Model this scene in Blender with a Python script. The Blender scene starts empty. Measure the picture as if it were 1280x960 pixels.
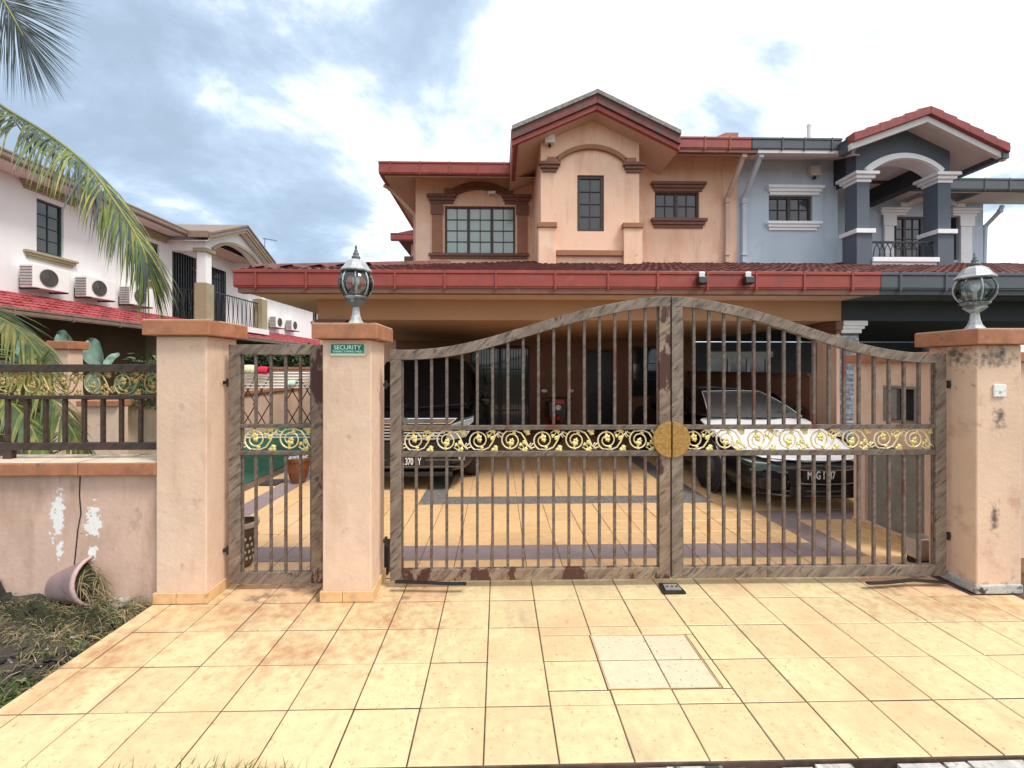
import bpy, math, random
from mathutils import Vector, Matrix
R = math.radians
S = bpy.context.scene
COL = S.collection
random.seed(7)

# ------------------------------------------------------------------ camera
EYE, FPX, YAW, CX, CY = 1.65, 535.0, R(1.2), 634.2, 460.0
cam_d = bpy.data.cameras.new('camera')
cam_d.sensor_width = 36; cam_d.lens = 36 * FPX / 1280
cam_d.shift_x = (640 - CX) / 1280; cam_d.shift_y = (CY - 480) / 1280
cam_d.clip_start = .05; cam_d.clip_end = 2000
cam = bpy.data.objects.new('camera', cam_d); COL.objects.link(cam)
cam.location = (0, 0, EYE); cam.rotation_euler = (R(90), 0, -YAW)
S.camera = cam

# ------------------------------------------------------------------ sky, sun, exposure
SUN_DIR = Vector((.45, -.31, .83)).normalized()          # towards the sun: high, behind the camera's right shoulder
W = bpy.data.worlds.new('World'); S.world = W; W.use_nodes = True
nt = W.node_tree; nt.nodes.clear()
def N(t, **k):
    n = nt.nodes.new(t)
    for a, b in k.items(): setattr(n, a, b)
    return n
def mth(op, a, b=None, c=None, clamp=False):
    n = nt.nodes.new('ShaderNodeMath'); n.operation = op; n.use_clamp = clamp
    for i, v in enumerate((a, b, c)):
        if v is None: continue
        if isinstance(v, (int, float)): n.inputs[i].default_value = v
        else: nt.links.new(v, n.inputs[i])
    return n.outputs[0]
sky = N('ShaderNodeTexSky', sky_type='NISHITA', sun_disc=False)
sky.sun_elevation = math.asin(SUN_DIR.z); sky.sun_rotation = math.atan2(SUN_DIR.x, SUN_DIR.y)
tc = N('ShaderNodeTexCoord'); sx = N('ShaderNodeSeparateXYZ'); nt.links.new(tc.outputs['Generated'], sx.inputs[0])
zz = mth('ADD', mth('MAXIMUM', sx.outputs[2], 0.0), .28)
cv = N('ShaderNodeCombineXYZ')
nt.links.new(mth('DIVIDE', sx.outputs[0], zz), cv.inputs[0]); nt.links.new(mth('DIVIDE', sx.outputs[1], zz), cv.inputs[1])
def wnoise(scale, det, off, rough=.55, dist=0):
    mp = N('ShaderNodeMapping'); mp.inputs['Location'].default_value = off
    nt.links.new(cv.outputs[0], mp.inputs[0])
    n = N('ShaderNodeTexNoise'); n.inputs['Scale'].default_value = scale; n.inputs['Detail'].default_value = det
    n.inputs['Roughness'].default_value = rough; n.inputs['Distortion'].default_value = dist
    nt.links.new(mp.outputs[0], n.inputs['Vector']); return n.outputs['Fac']
glow = N('ShaderNodeVectorMath', operation='DOT_PRODUCT'); nt.links.new(tc.outputs['Generated'], glow.inputs[0])
glow.inputs[1].default_value = SUN_DIR
big = wnoise(.62, 3, (1.9, .35, 0)); mid = wnoise(1.7, 7, (4.1, 2.2, 0), .6, .5); fine = wnoise(4.5, 6, (.4, .9, 3), .6)
den = mth('ADD', mth('MULTIPLY', big, 1.1), mth('ADD', mth('MULTIPLY', mid, 2.0), mth('MULTIPLY', fine, .6)))
den = mth('SUBTRACT', mth('SUBTRACT', den, 1.34), mth('MULTIPLY', glow.outputs['Value'], .55))
rp = N('ShaderNodeValToRGB'); nt.links.new(den, rp.inputs[0])
cr = rp.color_ramp; cr.interpolation = 'B_SPLINE'
cr.elements[0].position = .20; cr.elements[0].color = (1.0, 1.0, 1.0, 1)
cr.elements[1].position = .80; cr.elements[1].color = (.33, .425, .54, 1)
e = cr.elements.new(.36); e.color = (.90, .97, 1.0, 1)
e = cr.elements.new(.52); e.color = (.45, .58, .74, 1)
SKY_K = 8.2
cm = N('ShaderNodeVectorMath', operation='SCALE'); nt.links.new(rp.outputs[0], cm.inputs[0]); cm.inputs['Scale'].default_value = SKY_K
mx = N('ShaderNodeMix', data_type='RGBA'); mx.inputs['Factor'].default_value = .88
nt.links.new(sky.outputs[0], mx.inputs['A']); nt.links.new(cm.outputs[0], mx.inputs['B'])
bg = N('ShaderNodeBackground'); bg.inputs['Strength'].default_value = .085
nt.links.new(mx.outputs['Result'], bg.inputs[0])
wo = N('ShaderNodeOutputWorld'); nt.links.new(bg.outputs[0], wo.inputs[0])
sun_d = bpy.data.lights.new('sun', 'SUN'); sun_d.energy = 1.5; sun_d.angle = R(14); sun_d.color = (1, .95, .87)
sun = bpy.data.objects.new('sun', sun_d); COL.objects.link(sun)
sun.rotation_euler = (-SUN_DIR).to_track_quat('-Z', 'Y').to_euler()
S.view_settings.view_transform = 'Standard'; S.view_settings.look = 'None'
S.view_settings.exposure = 1.05; S.view_settings.gamma = 1; S.view_settings.use_curve_mapping = False

# ------------------------------------------------------------------ measuring the place
def U(px, py, Y):
    """the point of the place at depth Y seen at a position of the photograph"""
    t = (px - CX) / FPX; c, s = math.cos(YAW), math.sin(YAW)
    zc = Y / (c - t * s)
    return Vector((zc * (t * c + s), Y, EYE + (CY - py) / FPX * zc))
def UX(px, Y): return U(px, CY, Y).x
def UZ(py, Y, px=640): return U(px, py, Y).z

# ------------------------------------------------------------------ materials
def M(name, col, rough=.6, metal=0., var=.12, scale=5., bump=0., bscale=60., stains=(), coat=0., rnd=0., spec=.5, stretch=(1, 1, 1), local=False, patches=None, trans=0.):
    m = bpy.data.materials.new(name); m.use_nodes = True
    t = m.node_tree; b = t.nodes['Principled BSDF']; L = t.links
    b.inputs['Roughness'].default_value = rough; b.inputs['Metallic'].default_value = metal
    b.inputs['Coat Weight'].default_value = coat; b.inputs['Coat Roughness'].default_value = .04
    b.inputs['Specular IOR Level'].default_value = spec
    if trans: b.inputs['Transmission Weight'].default_value = trans
    if local: pos = t.nodes.new('ShaderNodeTexCoord').outputs['Object']
    else: pos = t.nodes.new('ShaderNodeNewGeometry').outputs['Position']
    def noise(sc, det=6, st=(1, 1, 1), off=0., rg=.6):
        mp = t.nodes.new('ShaderNodeMapping'); mp.inputs['Scale'].default_value = st
        mp.inputs['Location'].default_value = (off, off * .7, off * .3)
        L.new(pos, mp.inputs[0]); n = t.nodes.new('ShaderNodeTexNoise')
        n.inputs['Scale'].default_value = sc; n.inputs['Detail'].default_value = det; n.inputs['Roughness'].default_value = rg
        L.new(mp.outputs[0], n.inputs['Vector']); return n.outputs['Fac']
    def ramp(f, lo, hi):
        r = t.nodes.new('ShaderNodeMapRange'); r.inputs['From Min'].default_value = lo; r.inputs['From Max'].default_value = hi
        L.new(f, r.inputs['Value']); return r.outputs[0]
    def math_(op, a, b_):
        n = t.nodes.new('ShaderNodeMath'); n.operation = op
        for i, v in enumerate((a, b_)):
            if isinstance(v, (int, float)): n.inputs[i].default_value = v
            else: L.new(v, n.inputs[i])
        return n.outputs[0]
    def mix(f, a, c):
        n = t.nodes.new('ShaderNodeMix'); n.data_type = 'RGBA'
        for k, v in (('Factor', f), ('A', a), ('B', c)):
            if isinstance(v, (int, float)): n.inputs[k].default_value = v
            elif isinstance(v, tuple): n.inputs[k].default_value = (*v, 1)
            else: L.new(v, n.inputs[k])
        return n.outputs['Result']
    lo = tuple(c * (1 - var) for c in col); hi = tuple(min(1, c * (1 + var)) for c in col)
    out = mix(ramp(noise(scale, 6, stretch), .32, .68), lo, hi)
    if rnd:
        oi = t.nodes.new('ShaderNodeObjectInfo')
        hs = t.nodes.new('ShaderNodeHueSaturation'); L.new(out, hs.inputs['Color'])
        L.new(ramp_r(t, L, oi.outputs['Random'], 1 - rnd, 1 + rnd), hs.inputs['Value']); out = hs.outputs[0]
    for i, s in enumerate(stains):
        c, sc, a, b_ = s[:4]; st = s[4] if len(s) > 4 else (1, 1, 1)
        out = mix(ramp(noise(sc, 8, st, 3.1 * (i + 1)), a, b_), out, c)
    if patches:
        pc, plist, nsc, edge, amp_ = patches
        sp = t.nodes.new('ShaderNodeSeparateXYZ'); L.new(pos, sp.inputs[0]); acc = None
        for (ax, cx_, cz_, rx_, rz_, *bx_) in plist:
            dx = math_('DIVIDE', math_('SUBTRACT', sp.outputs[ax], cx_), rx_)
            dz = math_('DIVIDE', math_('SUBTRACT', sp.outputs[bx_[0] if bx_ else 2], cz_), rz_)
            d = math_('SUBTRACT', 1.0, math_('SQRT', math_('ADD', math_('MULTIPLY', dx, dx), math_('MULTIPLY', dz, dz)), 0))
            acc = d if acc is None else math_('MAXIMUM', acc, d)
        f = math_('ADD', acc, math_('MULTIPLY', math_('SUBTRACT', noise(nsc, 8, (1, 1, 1), 9.), .5), amp_))
        out = mix(ramp(f, 0., edge), out, pc)
    L.new(out, b.inputs['Base Color'])
    if bump:
        bn = t.nodes.new('ShaderNodeBump'); bn.inputs['Strength'].default_value = min(1, bump); bn.inputs['Distance'].default_value = .01
        L.new(noise(bscale, 5, (1, 1, 1), 1.7), bn.inputs['Height']); L.new(bn.outputs[0], b.inputs['Normal'])
    return m
def ramp_r(t, L, f, lo, hi):
    r = t.nodes.new('ShaderNodeMapRange'); r.inputs['To Min'].default_value = lo; r.inputs['To Max'].default_value = hi
    L.new(f, r.inputs['Value']); return r.outputs[0]

def gate_paint(name, light, mid, dark, rust, rust_lo, scale=26):
    """hand-brushed wood-grain paint: slanting dark streaks over cream, with rust breaking through"""
    m = bpy.data.materials.new(name); m.use_nodes = True; t = m.node_tree; L = t.links; b = t.nodes['Principled BSDF']
    b.inputs['Roughness'].default_value = .55
    pos = t.nodes.new('ShaderNodeNewGeometry').outputs['Position']
    def mp(rot, sc):
        a = t.nodes.new('ShaderNodeMapping'); a.inputs['Rotation'].default_value = rot; L.new(pos, a.inputs[0])
        c = t.nodes.new('ShaderNodeMapping'); c.inputs['Scale'].default_value = sc; L.new(a.outputs[0], c.inputs[0]); return c.outputs[0]
    def noise(v, sc, det=6):
        n = t.nodes.new('ShaderNodeTexNoise'); n.inputs['Scale'].default_value = sc; n.inputs['Detail'].default_value = det
        n.inputs['Roughness'].default_value = .62; L.new(v, n.inputs['Vector']); return n.outputs['Fac']
    def rng(f, lo, hi):
        r = t.nodes.new('ShaderNodeMapRange'); r.inputs['From Min'].default_value = lo; r.inputs['From Max'].default_value = hi
        L.new(f, r.inputs['Value']); return r.outputs[0]
    def mix(f, a, c):
        n = t.nodes.new('ShaderNodeMix'); n.data_type = 'RGBA'; L.new(f, n.inputs['Factor'])
        for k, v in (('A', a), ('B', c)):
            if isinstance(v, tuple): n.inputs[k].default_value = (*v, 1)
            else: L.new(v, n.inputs[k])
        return n.outputs['Result']
    v = mp((0, R(-48), 0), (1, 1, .2))
    o = mix(rng(noise(v, scale), .36, .62), light, mid)
    o = mix(rng(noise(v, scale * 1.7, 8), .52, .66), o, dark)
    o = mix(rng(noise(mp((0, 0, 0), (1, 1, .45)), 7, 9), rust_lo, rust_lo + .03), o, rust)
    L.new(o, b.inputs['Base Color'])
    bn = t.nodes.new('ShaderNodeBump'); bn.inputs['Strength'].default_value = .3; bn.inputs['Distance'].default_value = .004
    L.new(noise(mp((0, 0, 0), (1, 1, 1)), 60), bn.inputs['Height']); L.new(bn.outputs[0], b.inputs['Normal'])
    return m

PEACH = (.66, .40, .265); OR = (.85, .555, .395)
m = {}
m['pillar'] = M('pillar_paint', (.72, .515, .385), .75, var=.07, scale=3, bump=.45, bscale=18, stains=[((.60, .40, .29), 5, .52, .72, (1, 1, .25)), ((.76, .58, .46), 2.5, .56, .72), ((.45, .30, .21), 9, .62, .76), ((.16, .11, .08), 26, .70, .745)])
m['pillar_old'] = M('pillar_paint_mouldy', (.73, .51, .37), .8, var=.06, scale=3, bump=.35, bscale=35,
    stains=[((.55, .33, .24), 4, .55, .7), ((.20, .15, .12), 9, .64, .76)],
    patches=((.13, .11, .09), [(0, 3.62, 1.74, .16, .10), (0, 3.44, 1.72, .08, .10), (0, 3.66, 1.28, .06, .10), (0, 3.62, .55, .05, .12), (1, 3.2, 1.75, .12, .09), (0, 3.5, .02, .4, .06)], 20, 1.1, 4.2))
m['wall_front'] = M('front_wall_paint', (.64, .445, .355), .8, var=.07, scale=2.5, bump=.3, bscale=30,
    stains=[((.44, .27, .20), 3, .50, .68, (1, 1, .3)), ((.30, .20, .15), 6, .60, .76, (1, 1, .5)), ((.14, .10, .08), 13, .66, .76)],
    patches=((.84, .84, .82), [(0, -3.12, .60, .045, .16), (0, -3.11, .36, .02, .07), (0, -2.87, .56, .05, .11), (0, -2.88, .33, .03, .05)], 26, .1, 4.0))
m['cap'] = M('terracotta_paint', (.40, .165, .085), .7, var=.22, scale=9, bump=.25, bscale=30, stains=[((.13, .08, .06), 8, .62, .74), ((.55, .42, .33), 12, .68, .74)])
m['cap_top'] = M('weathered_coping', (.62, .52, .40), .85, var=.2, scale=6, stains=[((.12, .09, .07), 7, .58, .68)])
m['tile'] = M('yellow_floor_tile', (.655, .525, .30), .45, var=.11, scale=16, bump=.12, bscale=90, rnd=.07,
    stains=[((.60, .40, .22), 1.6, .50, .72), ((.48, .31, .17), 38, .58, .72), ((.15, .09, .055), 48, .665, .70), ((.44, .33, .22), 3.3, .60, .74, (1, .35, 1))],
    patches=((.47, .25, .125), [(0, -1.7, 2.98, 1.0, .34, 1), (0, -.7, 2.85, .45, .5, 1), (0, 3.3, 2.95, .9, .3, 1), (0, -2.25, 2.5, .3, .45, 1), (0, -1.2, 2.5, .5, .25, 1)], 14, 1.5, 4.4))
m['tile_in'] = M('porch_floor_tile', (.72, .46, .235), .4, var=.10, scale=14, bump=.1, bscale=90, rnd=.06, stains=[((.55, .30, .14), 40, .66, .74)])
m['tile_stain'] = M('stained_floor_tile', (.66, .42, .24), .6, var=.16, scale=14, bump=.2, bscale=80, rnd=.08, stains=[((.28, .19, .12), 7, .50, .64), ((.12, .07, .05), 50, .66, .72)])
m['tile_pale'] = M('bleached_access_tile', (.63, .54, .385), .6, var=.07, scale=20, rnd=.03, stains=[((.30, .21, .14), 55, .60, .66)])
m['mauve'] = M('mauve_band_tile', (.27, .205, .205), .5, var=.08, scale=12, rnd=.06)
m['pebble'] = M('pebble_wash', (.15, .135, .125), .7, var=.5, scale=60, bump=.8, bscale=90, stains=[((.42, .40, .37), 75, .56, .60), ((.03, .028, .026), 55, .58, .62)])
m['grout'] = M('grout', (.085, .05, .035), .9, var=.6, scale=7)
m['grout_in'] = M('grout_porch', (.15, .085, .05), .9, var=.3, scale=20)
m['skirt'] = M('skirting_tile', (.70, .44, .22), .6, var=.15, scale=12, stains=[((.3, .18, .1), 12, .62, .75)])
m['gate'] = gate_paint('gate_wood_grain_paint', (.27, .212, .165), (.155, .114, .088), (.045, .04, .037), (.075, .030, .021), .645)
m['gate_rust'] = gate_paint('gate_wood_grain_rusting', (.31, .23, .16), (.19, .12, .085), (.07, .05, .04), (.07, .024, .016), .525)
m['gate_bar'] = gate_paint('gate_bar_paint', (.19, .148, .122), (.11, .08, .066), (.06, .048, .043), (.13, .045, .03), .60, 40)
m['fence'] = gate_paint('fence_brown_paint', (.075, .042, .032), (.045, .026, .021), (.022, .016, .014), (.13, .05, .03), .68)
m['gold'] = M('gold_stem', (.84, .72, .46), .4, .3, var=.15, scale=30)
m['gold_leaf'] = M('gold_leaf_paint', (.80, .66, .25), .4, .3, var=.3, scale=40)
m['gold_old'] = M('tarnished_gold_stem', (.42, .31, .12), .45, .4, var=.3, scale=30)
m['disc'] = M('hammered_brass', (.40, .225, .06), .6, .25, var=.3, scale=35, bump=1, bscale=110, stains=[((.13, .05, .03), 16, .64, .70)])
m['dark_iron'] = M('dark_iron', (.03, .03, .03), .5, .5, var=.3, stains=[((.12, .05, .03), 20, .6, .7)])
m['steel'] = M('brushed_aluminium', (.62, .62, .63), .3, .9, var=.05)
m['white'] = M('white_plastic', (.82, .82, .80), .4, var=.03)
m['offwhite'] = M('off_white_plastic', (.62, .58, .5), .5, var=.06)
m['black'] = M('black_plastic', (.014, .014, .015), .4, var=.2)
m['rubber'] = M('tyre_rubber', (.016, .016, .017), .8, var=.2)
m['beam_shaded'] = M('porch_beam_shaded_orange', (.47, .27, .16), .8, var=.05, scale=2)  # house orange darkened: the porch's shade is put into the colour
m['orange'] = M('house_orange_paint', OR, .8, var=.05, scale=1.6, bump=.12, bscale=25, stains=[((.74, .41, .27), 2.2, .50, .74, (1, 1, .4)), ((.88, .66, .52), 1.5, .56, .72), ((.66, .40, .28), 7, .55, .74, (1, 1, .10)), ((.48, .30, .22), 10, .66, .78)])
m['trim'] = M('brown_trim_paint', (.185, .078, .05), .6, var=.12, scale=6, stains=[((.26, .13, .09), 7, .6, .75)])
m['trim_l'] = M('light_brown_trim_paint', (.33, .145, .075), .65, var=.1, scale=5)
m['gutter'] = M('red_gutter', (.31, .055, .040), .45, var=.10, scale=4, stains=[((.22, .05, .04), 5, .52, .72), ((.38, .10, .08), 2, .58, .7), ((.10, .045, .04), 18, .64, .74, (1, 1, .3))])
m['gutter_old'] = M('weathered_red_fascia', (.17, .045, .038), .65, var=.25, scale=7, stains=[((.09, .07, .06), 7, .50, .62)])
m['fascia_cement'] = M('cement_verge', (.27, .255, .235), .9, var=.3, scale=12, stains=[((.07, .06, .055), 9, .58, .7)])
m['gutter_grey'] = M('charcoal_gutter', (.075, .088, .105), .4, var=.1, scale=4)
m['roof'] = M('maroon_roof_tile', (.145, .042, .034), .65, var=.35, scale=10, stains=[((.05, .028, .024), 6, .52, .68)])
m['roof_pink'] = M('rose_red_roof_tile', (.36, .062, .068), .6, var=.3, scale=6, stains=[((.20, .05, .05), 5, .52, .7)])
m['roof_red'] = M('red_roof_tile', (.27, .048, .042), .55, var=.2, scale=6, stains=[((.16, .04, .036), 5, .55, .7)])
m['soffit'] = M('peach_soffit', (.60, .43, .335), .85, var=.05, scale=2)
m['soffit_w'] = M('white_soffit', (.70, .67, .64), .85, var=.04, scale=2)
m['blue'] = M('pale_blue_paint', (.50, .575, .655), .8, var=.04, scale=1.6, bump=.1, bscale=25, stains=[((.44, .51, .59), 2.5, .55, .72), ((.58, .65, .72), 1.7, .58, .75), ((.38, .44, .50), 7, .58, .76, (1, 1, .10))])
m['slate'] = M('slate_grey_paint', (.105, .125, .155), .75, var=.06, scale=3)
m['char'] = M('charcoal_paint', (.035, .042, .05), .7, var=.08, scale=3)
m['wtrim'] = M('white_trim_paint', (.86, .86, .87), .6, var=.03, scale=4)
m['wwall'] = M('white_house_paint', (.80, .795, .80), .8, var=.04, scale=1.2, bump=.08, bscale=25, stains=[((.66, .65, .64), 2.0, .56, .76, (1, 1, .3))])
m['olive'] = M('olive_beige_trim', (.34, .28, .175), .7, var=.08, scale=3)
m['olive_shade'] = M('olive_brown_with_shade', (.16, .12, .07), .8, var=.1, scale=3)  # dark tone paints in the shade below the lower roof
m['brown_g'] = M('brown_gutter', (.23, .165, .125), .6, var=.15, scale=5)
m['pane'] = M('window_glass', (.03, .034, .04), .06, var=.1, spec=.8)
m['pane_c'] = M('curtained_window_glass', (.40, .50, .475), .12, var=.04, scale=9, spec=.8)
m['wframe'] = M('brown_window_frame', (.055, .036, .03), .5, var=.15)
m['curtain'] = M('pale_green_curtain', (.50, .58, .54), .9, var=.18, scale=30, stretch=(1, 1, .1))
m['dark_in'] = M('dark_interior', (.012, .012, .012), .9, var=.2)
m['lamp_metal'] = M('verdigris_lamp_metal', (.115, .125, .128), .55, .4, var=.3, scale=20, stains=[((.42, .46, .45), 15, .50, .66)])
m['lamp_pale'] = M('faded_lamp_metal', (.40, .42, .43), .55, .2, var=.2, scale=20, stains=[((.14, .15, .15), 18, .58, .68)])
gl = bpy.data.materials.new('lamp_glass'); gl.use_nodes = True; m['lamp_glass'] = gl
g = gl.node_tree; g.nodes.clear(); o_ = g.nodes.new('ShaderNodeOutputMaterial'); mxs = g.nodes.new('ShaderNodeMixShader')
tr = g.nodes.new('ShaderNodeBsdfTransparent'); tr.inputs[0].default_value = (.80, .86, .87, 1)
gs = g.nodes.new('ShaderNodeBsdfGlossy'); gs.inputs['Roughness'].default_value = .08; gs.inputs[0].default_value = (.9, .95, .95, 1)
lw = g.nodes.new('ShaderNodeLayerWeight'); lw.inputs[0].default_value = .42
g.links.new(lw.outputs['Fresnel'], mxs.inputs[0]); g.links.new(tr.outputs[0], mxs.inputs[1]); g.links.new(gs.outputs[0], mxs.inputs[2]); g.links.new(mxs.outputs[0], o_.inputs[0])
m['sign_green'] = M('sign_green', (.005, .16, .105), .4, var=.05)
m['sign_pale'] = M('sign_border', (.60, .72, .60), .5, var=.03)
m['sign_text'] = M('sign_lettering', (.62, .92, .82), .5, var=.02)
m['plate_text'] = M('plate_lettering', (.85, .85, .85), .4, var=.02)
m['car_black'] = M('black_car_paint', (.006, .006, .007), .3, .0, var=.1, coat=.18, spec=.3)
m['car_white'] = M('white_bonnet_paint', (.86, .86, .87), .25, 0, var=.02, coat=.8)
m['car_glass'] = M('windscreen_glass', (.008, .009, .010), .05, var=.05, spec=.35)
m['car_glass_reflection'] = M('windscreen_reflection_grey', (.095, .095, .10), .08, var=.05, spec=.9)  # grey base colour paints in the porch ceiling's reflection
m['chrome'] = M('chrome', (.78, .78, .80), .12, 1., var=.03)
m['headlamp'] = M('headlamp_lens', (.55, .58, .60), .08, .6, var=.3, scale=40)
m['headlamp_g'] = M('tinted_headlamp_lens', (.12, .20, .19), .08, .5, var=.3, scale=40)
m['alloy'] = M('dark_alloy', (.24, .24, .25), .3, .9, var=.1)
m['red_p'] = M('red_plastic', (.34, .02, .02), .3, var=.1)
m['turf'] = M('green_artificial_turf', (.018, .115, .06), .95, var=.25, scale=8, bump=.6, bscale=200)
m['soil'] = M('dark_wet_soil', (.055, .046, .037), .9, var=.4, scale=9, bump=1, bscale=28, stains=[((.075, .065, .045), 5, .52, .66), ((.17, .14, .09), 22, .62, .68)])
m['earth'] = M('verge_earth', (.10, .085, .06), .95, var=.35, scale=3, bump=.8, bscale=20, stains=[((.05, .075, .025), 1.2, .45, .6)])
m['heap'] = M('dark_matting', (.022, .02, .017), .9, var=.5, scale=20, bump=1, bscale=40)
m['moss_b'] = M('moss_blade', (.040, .046, .018), .9, var=.5, scale=20)
m['kerb'] = M('cracked_cement', (.46, .45, .42), .9, var=.25, scale=18, bump=.8, bscale=30, stains=[((.05, .045, .04), 9, .55, .62), ((.65, .64, .60), 14, .62, .7)])
m['rubble'] = M('cement_rubble', (.36, .35, .325), .9, var=.25, scale=20, bump=.8, bscale=40, stains=[((.08, .075, .06), 16, .50, .60)])
m['moss'] = M('moss', (.028, .033, .012), .95, var=.5, scale=30, bump=1, bscale=60, stains=[((.03, .03, .02), 12, .55, .65)])
m['dry'] = M('dry_grass', (.27, .215, .12), .9, var=.35, scale=12)
m['grass'] = M('green_grass', (.075, .135, .03), .8, var=.4, scale=12)
m['pot_pink'] = M('faded_pink_pot', (.50, .34, .34), .7, var=.12, scale=8, stains=[((.2, .16, .12), 9, .6, .72)])
m['pot_brown'] = M('brown_glazed_pot', (.19, .065, .025), .25, var=.3, scale=8)
m['pot_pat'] = M('patterned_pot', (.10, .065, .04), .4, var=.4, scale=14)
m['pot_white'] = M('cream_pot_glaze', (.55, .48, .36), .4, var=.15)
m['leaf_big'] = M('blue_green_leaf', (.15, .25, .19), .5, var=.4, scale=9, stains=[((.24, .34, .26), 14, .55, .66), ((.07, .13, .09), 6, .58, .7)])
m['palm'] = M('palm_leaflet', (.105, .155, .035), .5, var=.4, scale=5, stains=[((.045, .085, .035), 3, .46, .60)])
m['palm_y'] = M('yellowing_palm_leaflet', (.28, .26, .06), .55, var=.35, scale=6, stains=[((.11, .16, .035), 3, .45, .6)])
m['palm_d'] = M('dark_palm_leaflet', (.055, .072, .07), .5, var=.3, scale=5)
m['rachis'] = M('palm_midrib', (.22, .23, .06), .5, var=.2)
m['bark'] = M('palm_bark', (.16, .125, .09), .95, var=.3, scale=10, bump=.8, bscale=25)
m['foliage'] = M('hedge_leaf', (.045, .095, .025), .6, var=.5, scale=14)
m['foliage_d'] = M('dark_hedge_leaf', (.018, .035, .014), .7, var=.5, scale=14)
m['towel_r'] = M('red_cloth', (.55, .02, .05), .9, var=.1); m['towel_c'] = M('cream_cloth', (.70, .66, .44), .9, var=.1); m['towel_g'] = M('mint_cloth', (.5, .72, .56), .9, var=.1)
m['rack_red'] = M('dark_red_rack_leg', (.13, .02, .025), .5, var=.1)
m['stone'] = M('stacked_stone', (.36, .38, .41), .85, var=.35, scale=20, bump=.6, bscale=50, rnd=.3)
m['stone_d'] = M('dark_stacked_stone', (.10, .11, .12), .85, var=.35, scale=20, bump=.6, bscale=50)
m['shade_brown_wall'] = M('porch_back_wall', (.26, .125, .075), .8, var=.06, scale=3)  # brown deepened so the colour carries the shade inside the porch
m['cement_d'] = M('grey_cement_door', (.22, .21, .19), .8, var=.15, scale=8)
m['teal_door'] = M('dark_green_door', (.01, .045, .04), .5, var=.1)

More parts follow.
